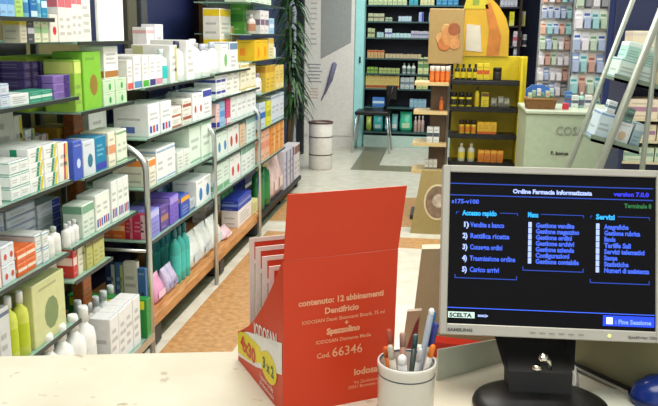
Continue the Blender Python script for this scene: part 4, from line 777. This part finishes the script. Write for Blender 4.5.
# leaflet holders behind the cup --------------------------------------------------
OL = mat((182, 170, 134), .5)
p0 = ony(419, 250, 1.335); hx = ony(418, 320, 1.335).x
f = MB(); f.prism([(hx-.012, 0), (hx+.19, 0), (hx+.19, .19), (hx+.002, .176)], .03, OL, (0, 1.315, ZC)); o = f.obj('brochure_box'); tag(o, 'olive cardboard brochure box standing upright behind the monitor, left side', 'box')
f = MB(); x = ony(405, 330, 1.30).x; f.prism([(x-.004, 0), (x+.022, 0), (x+.028, .085), (x+.004, .082)], .012, mat((176, 158, 130), .5), (0, 1.256, ZC)); o = f.obj('leaflet_holder')
tag(o, 'small tan leaflet holder with dark red leaflets between box and cup', 'holder'); g = MB(); g.prism([(x+.004, .012), (x+.02, .0), (x+.025, .075), (x+.018, .06)], .001, mat((120, 30, 24), .5), (0, 1.2545, ZC)); g.obj('leaflet', o)
f = MB(); p = onz(431, 345, ZC); f.prism([(p.x, 0), (p.x+.15, 0), (p.x+.15, .02), (p.x, .028)], .03, mat((196, 40, 22), .45), (0, 1.262, ZC)); o = f.obj('flat_box'); tag(o, 'flat red box lying behind the pale screen panel', 'box')
a = onz(437, 381, ZC); b = onz(503, 362, ZC); dv = (b-a).normalized(); nn = Vector((dv.y, -dv.x, 0)); ln = (b-a).length
f = MB(); f.prism([(0, 0), (ln, 0), (ln, .043), (0, .053)], .003, mat((196, 202, 182), .3, alpha=.93), a, dv, (0,0,1), -nn); o = f.obj('acrylic_panel'); tag(o, 'low pale grey green panel between pen cup and monitor stand', 'panel')
a = onz(578, 366, ZC); b = onz(632, 391, ZC); dv = (b-a).normalized(); nn = Vector((dv.y, -dv.x, 0))
OG = mat((138, 136, 98), .5)
f = MB(); f.prism([(-.02, .002), (.33, .002), (.33, .16), (-.02, .16)], .012, OG, a, dv, (0,0,1), -nn if nn.y < 0 else nn); o = f.obj('privacy_panel'); tag(o, 'olive green upright panel behind the monitor, right side', 'panel')
g = MB(); off = (nn if nn.y < 0 else -nn)*.008; g.tube([a+off+Vector((0,0,.005)), a+off+dv*.3+Vector((0,0,.005))], .004, BLACK); g.obj('dark_edging', o)
g = MB(); off2 = (nn if nn.y < 0 else -nn)*.018; g.tube([a+off2+Vector((0,0,.004)), a+off2+dv*.3+Vector((0,0,.004))], .0035, CHROME); o = g.obj('metal_rod'); tag(o, 'thin silver rod along the foot of the olive panel', 'rod')
# cable
f = MB(); pts = [(569, 352), (571, 362), (575, 374), (576, 386), (571, 396), (572, 404)]; V = [onz(x, y, ZC)+Vector((0, 0, .004)) for x, y in pts]
f.tube(V, .0035, mat((206, 206, 196), .4)); o = f.obj('cable'); tag(o, 'white cable curling beside the monitor stand', 'cable')
# blue round case and paper at lower right
q = onz(672, 407, ZC); bx = empty('plastic_case', (q.x, q.y, ZC)); tag(bx, 'glossy dark blue rounded case at the lower right corner', 'case')
f = MB(); f.lathe([(.04, 0), (.052, .004), (.055, .014), (.05, .03), (.036, .042), (.018, .048), (.004, .05)], mat((24, 48, 120), .2), 28, sx=1.15, sy=.8); f.obj('shell', bx)
f = MB(); f.lathe([(.0555, .012), (.0562, .014), (.0555, .017)], mat((16, 30, 80), .3), 28, sx=1.15, sy=.8, cap=False); f.obj('seam', bx)
f = MB(); n = 12; rings = []
pc = [onz(x, y, ZC) for x, y in ((562, 404), (580, 397), (604, 392), (626, 392), (640, 399), (650, 408))]
fr = [Vector((p.x-.0, p.y-.12, ZC)) for p in pc]
for s in (0, .0035): rings.append([p+Vector((0,0,s+.001)) for p in pc]+[p+Vector((0,0,s+.001)) for p in reversed(fr)])
f.loft(rings, mat((214, 216, 200), .4), False); o = f.obj('paper_pad'); tag(o, 'pale rounded paper pad in front of the monitor foot', 'paper pad')

# ------------------------------------------------------------------ monitor
mo = empty('monitor', (.175, 1.163, ZC), math.radians(3.5)); tag(mo, 'silver flat computer monitor showing a blue pharmacy menu screen', 'monitor')
tilt = math.radians(17)
hd = empty('x', (0,0,0)); bpy.data.objects.remove(hd)
BZ = mat((186, 184, 172), .35, .15, .02)
SC = 1.186-ZC                                             # screen centre height above the counter
sw, sh = .304, .228
bl_, br_, bt_, bb_ = .011, .012, .0105, .0165
R17 = Matrix.Translation((0, 0, SC)) @ Matrix.Rotation(-tilt, 4, 'X')
# local head frame: x right, z up along screen, -y toward viewer
def hobj(f, name, parent=None):
    me = f.mesh(name); me.transform(R17); return link(name, me, mo if parent is None else parent)
X0, X1, Z0, Z1 = -sw/2-bl_, sw/2+br_, -sh/2-bb_, sh/2+bt_
f = MB()
def bez(a, b): f.box(a, b, BZ, .0012)
bez((X0, -.006, Z0), (-sw/2, .02, Z1)); bez((sw/2, -.006, Z0), (X1, .02, Z1)); bez((-sw/2-.001, -.006, sh/2), (sw/2+.001, .02, Z1)); bez((-sw/2-.001, -.006, Z0), (sw/2+.001, .02, -sh/2))
bezel = hobj(f, 'bezel')
f = MB(); f.loft([[(x, .02, z) for x, z in ((X0, Z0), (X1, Z0), (X1, Z1), (X0, Z1))], [(x*.96, .035, z*.96) for x, z in ((X0, Z0), (X1, Z0), (X1, Z1), (X0, Z1))], [(x*.6, .058, z*.6) for x, z in ((X0, Z0), (X1, Z0), (X1, Z1), (X0, Z1))]], mat((70, 70, 68), .5), False); hobj(f, 'rear_housing')
f = MB(); f.box((-sw/2, -.002, -sh/2), (sw/2, .0, sh/2), mat((9, 9, 12), .5, emit=.5, noise=.02)); scr = hobj(f, 'screen'); scr.data.materials[0].node_tree.nodes['Principled BSDF'].inputs['Specular IOR Level'].default_value = .12
def em(c, s=1.0): return mat(c, .5, 0, 0, emit=s)
LBL = em((50, 84, 200), .9); LN = em((24, 56, 150), .8); CYN = em((30, 150, 215), .9); WHT = em((150, 168, 225), .9); DB = em((40, 44, 205), .9); DGN = em((30, 96, 50), .7)
# pixel coordinates of the screen: u 0..1, v 0..1 from the top
def uv(u, v): return -sw/2+u*sw, sh/2-v*sh
def stext(s, u, v, size, m, name='screen_text', b=.00035, sx=1.0, al='LEFT', space=1.0, width=None):
    me = text_mesh(s, size, m, al, bold=b, space=space)
    xs = [p.co.x for p in me.vertices]
    if width:
        k = width*sw/(max(xs)-min(xs)); me.transform(Matrix.Diagonal((k, 1, 1, 1)))
    x, z = uv(u, v); me.transform(R17 @ Matrix.Translation((x, -.0027, z)) @ Matrix.Rotation(PI/2, 4, 'X')); return link(name, me, scr)
def sline(pts, m, th=.0011):
    f = MB()
    for (u0, v0), (u1, v1) in zip(pts, pts[1:]):
        x0, z0 = uv(u0, v0); x1, z1 = uv(u1, v1)
        f.box((min(x0, x1)-th/2, -.0027, min(z0, z1)-th/2), (max(x0, x1)+th/2, -.0025, max(z0, z1)+th/2), m)
    hobj(f, 'screen_line', scr)
sline([(.0, .075), (.985, .075)], LN, .0016); sline([(.0, .152), (.985, .152)], LN, .0016)
stext('Ordine Farmacia Informatizzata',   .31, .13, .009, WHT, width=.385, b=.0004)
stext('version 7.0.0', .80, .13, .009, DB, width=.17, b=.0004); stext('Terminale 8', .85, .205, .009, DGN, width=.13)
stext('s175-v100', .01, .207, .009, LBL, width=.135)
def frame(u0, u1, v0, v1, title, tu, tw):
    sline([(tu+tw+.015, v0), (u1, v0), (u1, v0+.015)], LN); sline([(u0+.0, v0+.012), (u0, v0), (tu-.02, v0)], LN) if tu-.02 > u0 else None
    sline([(u0, v1-.02), (u0, v1), (u1, v1), (u1, v1-.02)], LN, .0014); stext(title, tu, v0+.02, .0105, CYN, width=tw, b=.0005)
frame(.035, .335, .265, .70, 'Accesso rapido', .065, .17); frame(.365, .655, .265, .635, 'Menu', .385, .05); frame(.69, .97, .265, .70, 'Servizi', .715, .09)
L1 = ['Vendite a banco', 'Rettifica ricette', 'Consegna ordini', 'Trasmissione ordine', 'Carico arrivi']; W1 = [.18, .205, .17, .24, .155]
for k, s_ in enumerate(L1):
    v = .362+k*.074; stext(s_, .105, v, .0105, LBL, width=W1[k]*.93, b=.0004)
    stext('%d)' % (k+1), .068, v, .0105, WHT, width=.024, b=.0005)
L2 = ['Gestione vendite', 'Gestione magazzino', 'Gestione ordini', 'Gestione archivi', 'Gestione aziende', 'Configurazioni', 'Gestione contabile']
for k, s_ in enumerate(L2):
    v = .352+k*.0395; stext(s_, .425, v, .0098, LBL, width=.21*len(s_)/18*1.0, b=.0005)
    f = MB(); x, z = uv(.395, v); f.box((x-.002, -.0027, z-.0003), (x+.003, -.0025, z+.0078), WHT); hobj(f, 'screen_key', scr)
L3 = ['Anagrafiche', 'Gestione rubrica', 'Bande', 'Tariffe Sali', 'Servizi telematici', 'Stampa', 'Statistiche', 'Numeri di assistenza']
for k, s_ in enumerate(L3):
    v = .348+k*.0405; stext(s_, .755, v, .0098, LBL, width=.215*len(s_)/20, b=.0005)
    f = MB(); x, z = uv(.722, v); f.box((x-.002, -.0027, z-.0003), (x+.003, -.0025, z+.008), WHT); hobj(f, 'screen_key', scr)
sline([(.0, .896), (.995, .896)], em((50, 90, 220), 1), .0012)
f = MB(); x0, z0 = uv(.005, .962); x1, z1 = uv(.135, .922); f.box((x0, -.0026, z0), (x1, -.0024, z1), em((176, 200, 190), .9)); hobj(f, 'screen_field', scr)
stext('SCELTA', .012, .956, .0082, em((20, 22, 26), 1), width=.11); stext('==>', .15, .956, .008, WHT, width=.05)
f = MB(); x0, z0 = uv(.752, .975); x1, z1 = uv(.995, .908); f.box((x0, -.0026, z0), (x1, -.0024, z1), em((20, 60, 225), .9)); hobj(f, 'screen_field', scr)
f = MB(); x0, z0 = uv(.768, .963); x1, z1 = uv(.798, .92); f.box((x0, -.0029, z0), (x1, -.0027, z1), em((225, 232, 250), .9)); hobj(f, 'screen_key', scr)
stext(': Fine Sessione', .81, .96, .009, em((110, 140, 250), 1), width=.17)
def btext(s, x, z, size, c, width, name='bezel_lettering'):
    me = text_mesh(s, size, mat(c, .5, 0, 0), bold=.0003); xs = [p.co.x for p in me.vertices]; k = width/(max(xs)-min(xs)); me.transform(Matrix.Diagonal((k, 1, 1, 1)))
    me.transform(R17 @ Matrix.Translation((x, -.0066, z)) @ Matrix.Rotation(PI/2, 4, 'X')); return link(name, me, bezel)
btext('SAMSUNG', -sw/2+.001, Z0+.0055, .0062, (96, 94, 90), .037); btext('SyncMaster 152v', sw/2-.04, Z0+.0055, .0052, (120, 118, 112), .042)
f = MB()
for k in range(6): f.box((-.03+k*.014, -.0068, Z0+.007), (-.022+k*.014, -.0058, Z0+.0085), mat((140, 138, 130), .5))
hobj(f, 'menu_button')
f = MB(); f.lathe([(.0022, 0), (.0022, .001)], mat((236, 240, 120), .4, emit=1.2), 10); 
for i in range(len(f.v)): x, y, z = f.v[i]; f.v[i] = (.085+x, -.0062-z, Z0+.008+y)
hobj(f, 'power_light')
# stand
q = onz(541, 412, ZC); Mi = mo.matrix_basis.inverted(); b0 = Vector((q.x, q.y+.015, 0))
mr = Matrix.Rotation(-math.radians(3.5), 3, 'Z'); bl0 = mr @ Vector((b0.x-.175, b0.y-1.163, 0))
f = MB(); f.lathe([(.098, 0), (.1, .004), (.098, .009), (.085, .014), (.06, .018), (.03, .02), (.0, .0205)], BLACK, 40, (bl0.x, bl0.y, 0), sx=1.0, sy=.82); f.obj('stand_base', mo)
f = MB(); bx, by = bl0.x, bl0.y+.03
def sec(z, w, y, d): return [(bx-w/2, y-d/2, z), (bx+w/2, y-d/2, z), (bx+w/2, y+d/2, z), (bx-w/2, y+d/2, z)]
BLACK = mat((6, 6, 7), .5, noise=.02)
f.loft([sec(.015, .092, by, .05), sec(.05, .094, by+.005, .045), sec(.08, .1, .04, .04), sec(.13, .13, .062, .035)], BLACK, False); f.obj('stand_column', mo)
f = MB(); 
for dx in (-.055, .055): f = MB(); f.loft([[(bx+dx*s+a_, y+b_, z) for a_, b_ in ((-.007,-.01),(.007,-.01),(.007,.01),(-.007,.01))] for z, s, y in ((.05, .82, by+.005), (.09, 1.05, .035), (.15, 1.1, .055))], DARK, False); f.obj('stand_arm', mo)
f = MB(); CH2 = mat((226, 222, 206), .15, 1.0, .2, 60)  # bright metal glint at the stand joint, built as small solid shapes
f.lathe([(.006, 0), (.009, .004), (.006, .009)], CH2, 8, (bx-.0, by-.03, .074)); f.lathe([(.005, 0), (.0085, .005), (.005, .01)], CH2, 8, (bx-.009, by-.031, .058)); f.tube([(bx-.004, by-.03, .084), (bx+.008, by-.032, .074), (bx+.01, by-.031, .062)], .0038, CH2)
f.obj('glint_clip', mo)

# ------------------------------------------------------------------ labels for the goods
from collections import defaultdict
grp = defaultdict(list)
for p in PEND: grp[(p[1], p[2])].append(p)
for (desc, place), L in grp.items():
    g0 = L[0]
    def key(p):
        loc = p[0].location
        return (round(loc.y if p[4] == 'near' else loc.x, 3), round(loc.z, 4))
    L.sort(key=key); cols = []
    for p in L:
        k = key(p)[0]
        if not cols or abs(cols[-1][0]-k) > .004: cols.append([k, []])
        cols[-1][1].append(p)
    for ci, (k, ps) in enumerate(cols):
        for si, p in enumerate(ps):
            s = desc
            pl_ = place.replace(' of the ', ' of ').replace('extended top shelf', 'extended shelf').replace('floor level shelf', 'bottom shelf').replace('back of ', 'rear of ')
            a_ = ('' if len(ps) < 2 else 'lowest ' if si == 0 else 'topmost ' if si == len(ps)-1 else ORD[si+1]+' up ')
            b_ = ('' if len(cols) < 2 else ('nearest' if p[4] == 'near' else 'leftmost') if ci == 0 else ORD[ci+1]+(' along' if p[4] == 'near' else ' from left'))
            s += (', '+(a_+b_).strip() if a_ or b_ else '') + ', ' + pl_
            s = s.replace(',,', ',')
            if len(s.split()) > 16: s = s.replace(' of the ', ' of ').replace(' at the front', '').replace(' at the back', '').replace(' the ', ' ')
            if len(s.split()) > 16: print('LONG', len(s.split()), s)
            p[0]['label'] = s; p[0]['group'] = p[3]
# the cartons beyond the 296 that show largest become one object
cart = [p[0] for p in PEND if p[0].name.startswith('carton')]
def shows(o):
    d = [max(v.co[i] for v in o.data.vertices)-min(v.co[i] for v in o.data.vertices) for i in range(3)]
    q = o.location-CAM; vis = 1 if -60 < proj(o.location)[0] < 660 else .001
    if 'rear of' in o['label']: vis *= .3
    if 'back unit' in o['label']: vis *= .05
    return vis*d[2]*(d[0]*(abs(q.y) if abs(o.rotation_euler.z) < .1 else abs(q.x))+d[1]*(abs(q.x) if abs(o.rotation_euler.z) < .1 else abs(q.y)))/q.length**3
cart.sort(key=shows, reverse=True)
f = MB()
for o in cart[296:]:
    M = Matrix.Translation(o.location) @ o.rotation_euler.to_matrix().to_4x4(); b = len(f.v); f.v += [tuple(M @ v.co) for v in o.data.vertices]
    for pg in o.data.polygons: f.f.append(tuple(b+q for q in pg.vertices)); f.mi.append(f.slot(o.data.materials[pg.material_index])); f.sm.append(False)
    bpy.data.objects.remove(o)
if f.v: tag(f.obj('small_cartons'), 'remaining small cartons packed on the far shelves', 'cartons', kind='stuff')
# ------------------------------------------------------------------ light
def area(name, loc, sx, sy, e, c=(1, 1, 1), rot=(0,0,0)):
    d = bpy.data.lights.new(name, 'AREA'); d.shape = 'RECTANGLE'; d.size = sx; d.size_y = sy; d.energy = e; d.color = c
    o = bpy.data.objects.new(name, d); COL.objects.link(o); o.location = loc; o.rotation_euler = rot; return o
area('ceiling_lamp', (-.2, 1.0, 2.87), 1.6, 1.2, 42, (1, .97, .9))
area('ceiling_lamp', (-.1, 3.6, 2.87), 1.4, 1.6, 62, (1, .98, .93))
area('ceiling_lamp', (-.1, 6.2, 2.87), 1.4, 1.6, 60, (1, .99, .95))
area('ceiling_lamp', (-.2, 8.9, 2.87), 1.6, 1.6, 62, (.93, 1, .98))
area('ceiling_lamp', (2.0, 4.5, 2.87), 1.0, 2.4, 60, (.95, 1, .98))
wd = bpy.data.worlds.new('world'); S.world = wd; wd.use_nodes = True; wd.node_tree.nodes['Background'].inputs[0].default_value = (.95, .98, 1, 1); wd.node_tree.nodes['Background'].inputs[1].default_value = .9
S.view_settings.view_transform = 'Standard'; S.view_settings.look = 'None'; S.view_settings.gamma = 1; S.view_settings.exposure = 0; S.view_settings.use_curve_mapping = False
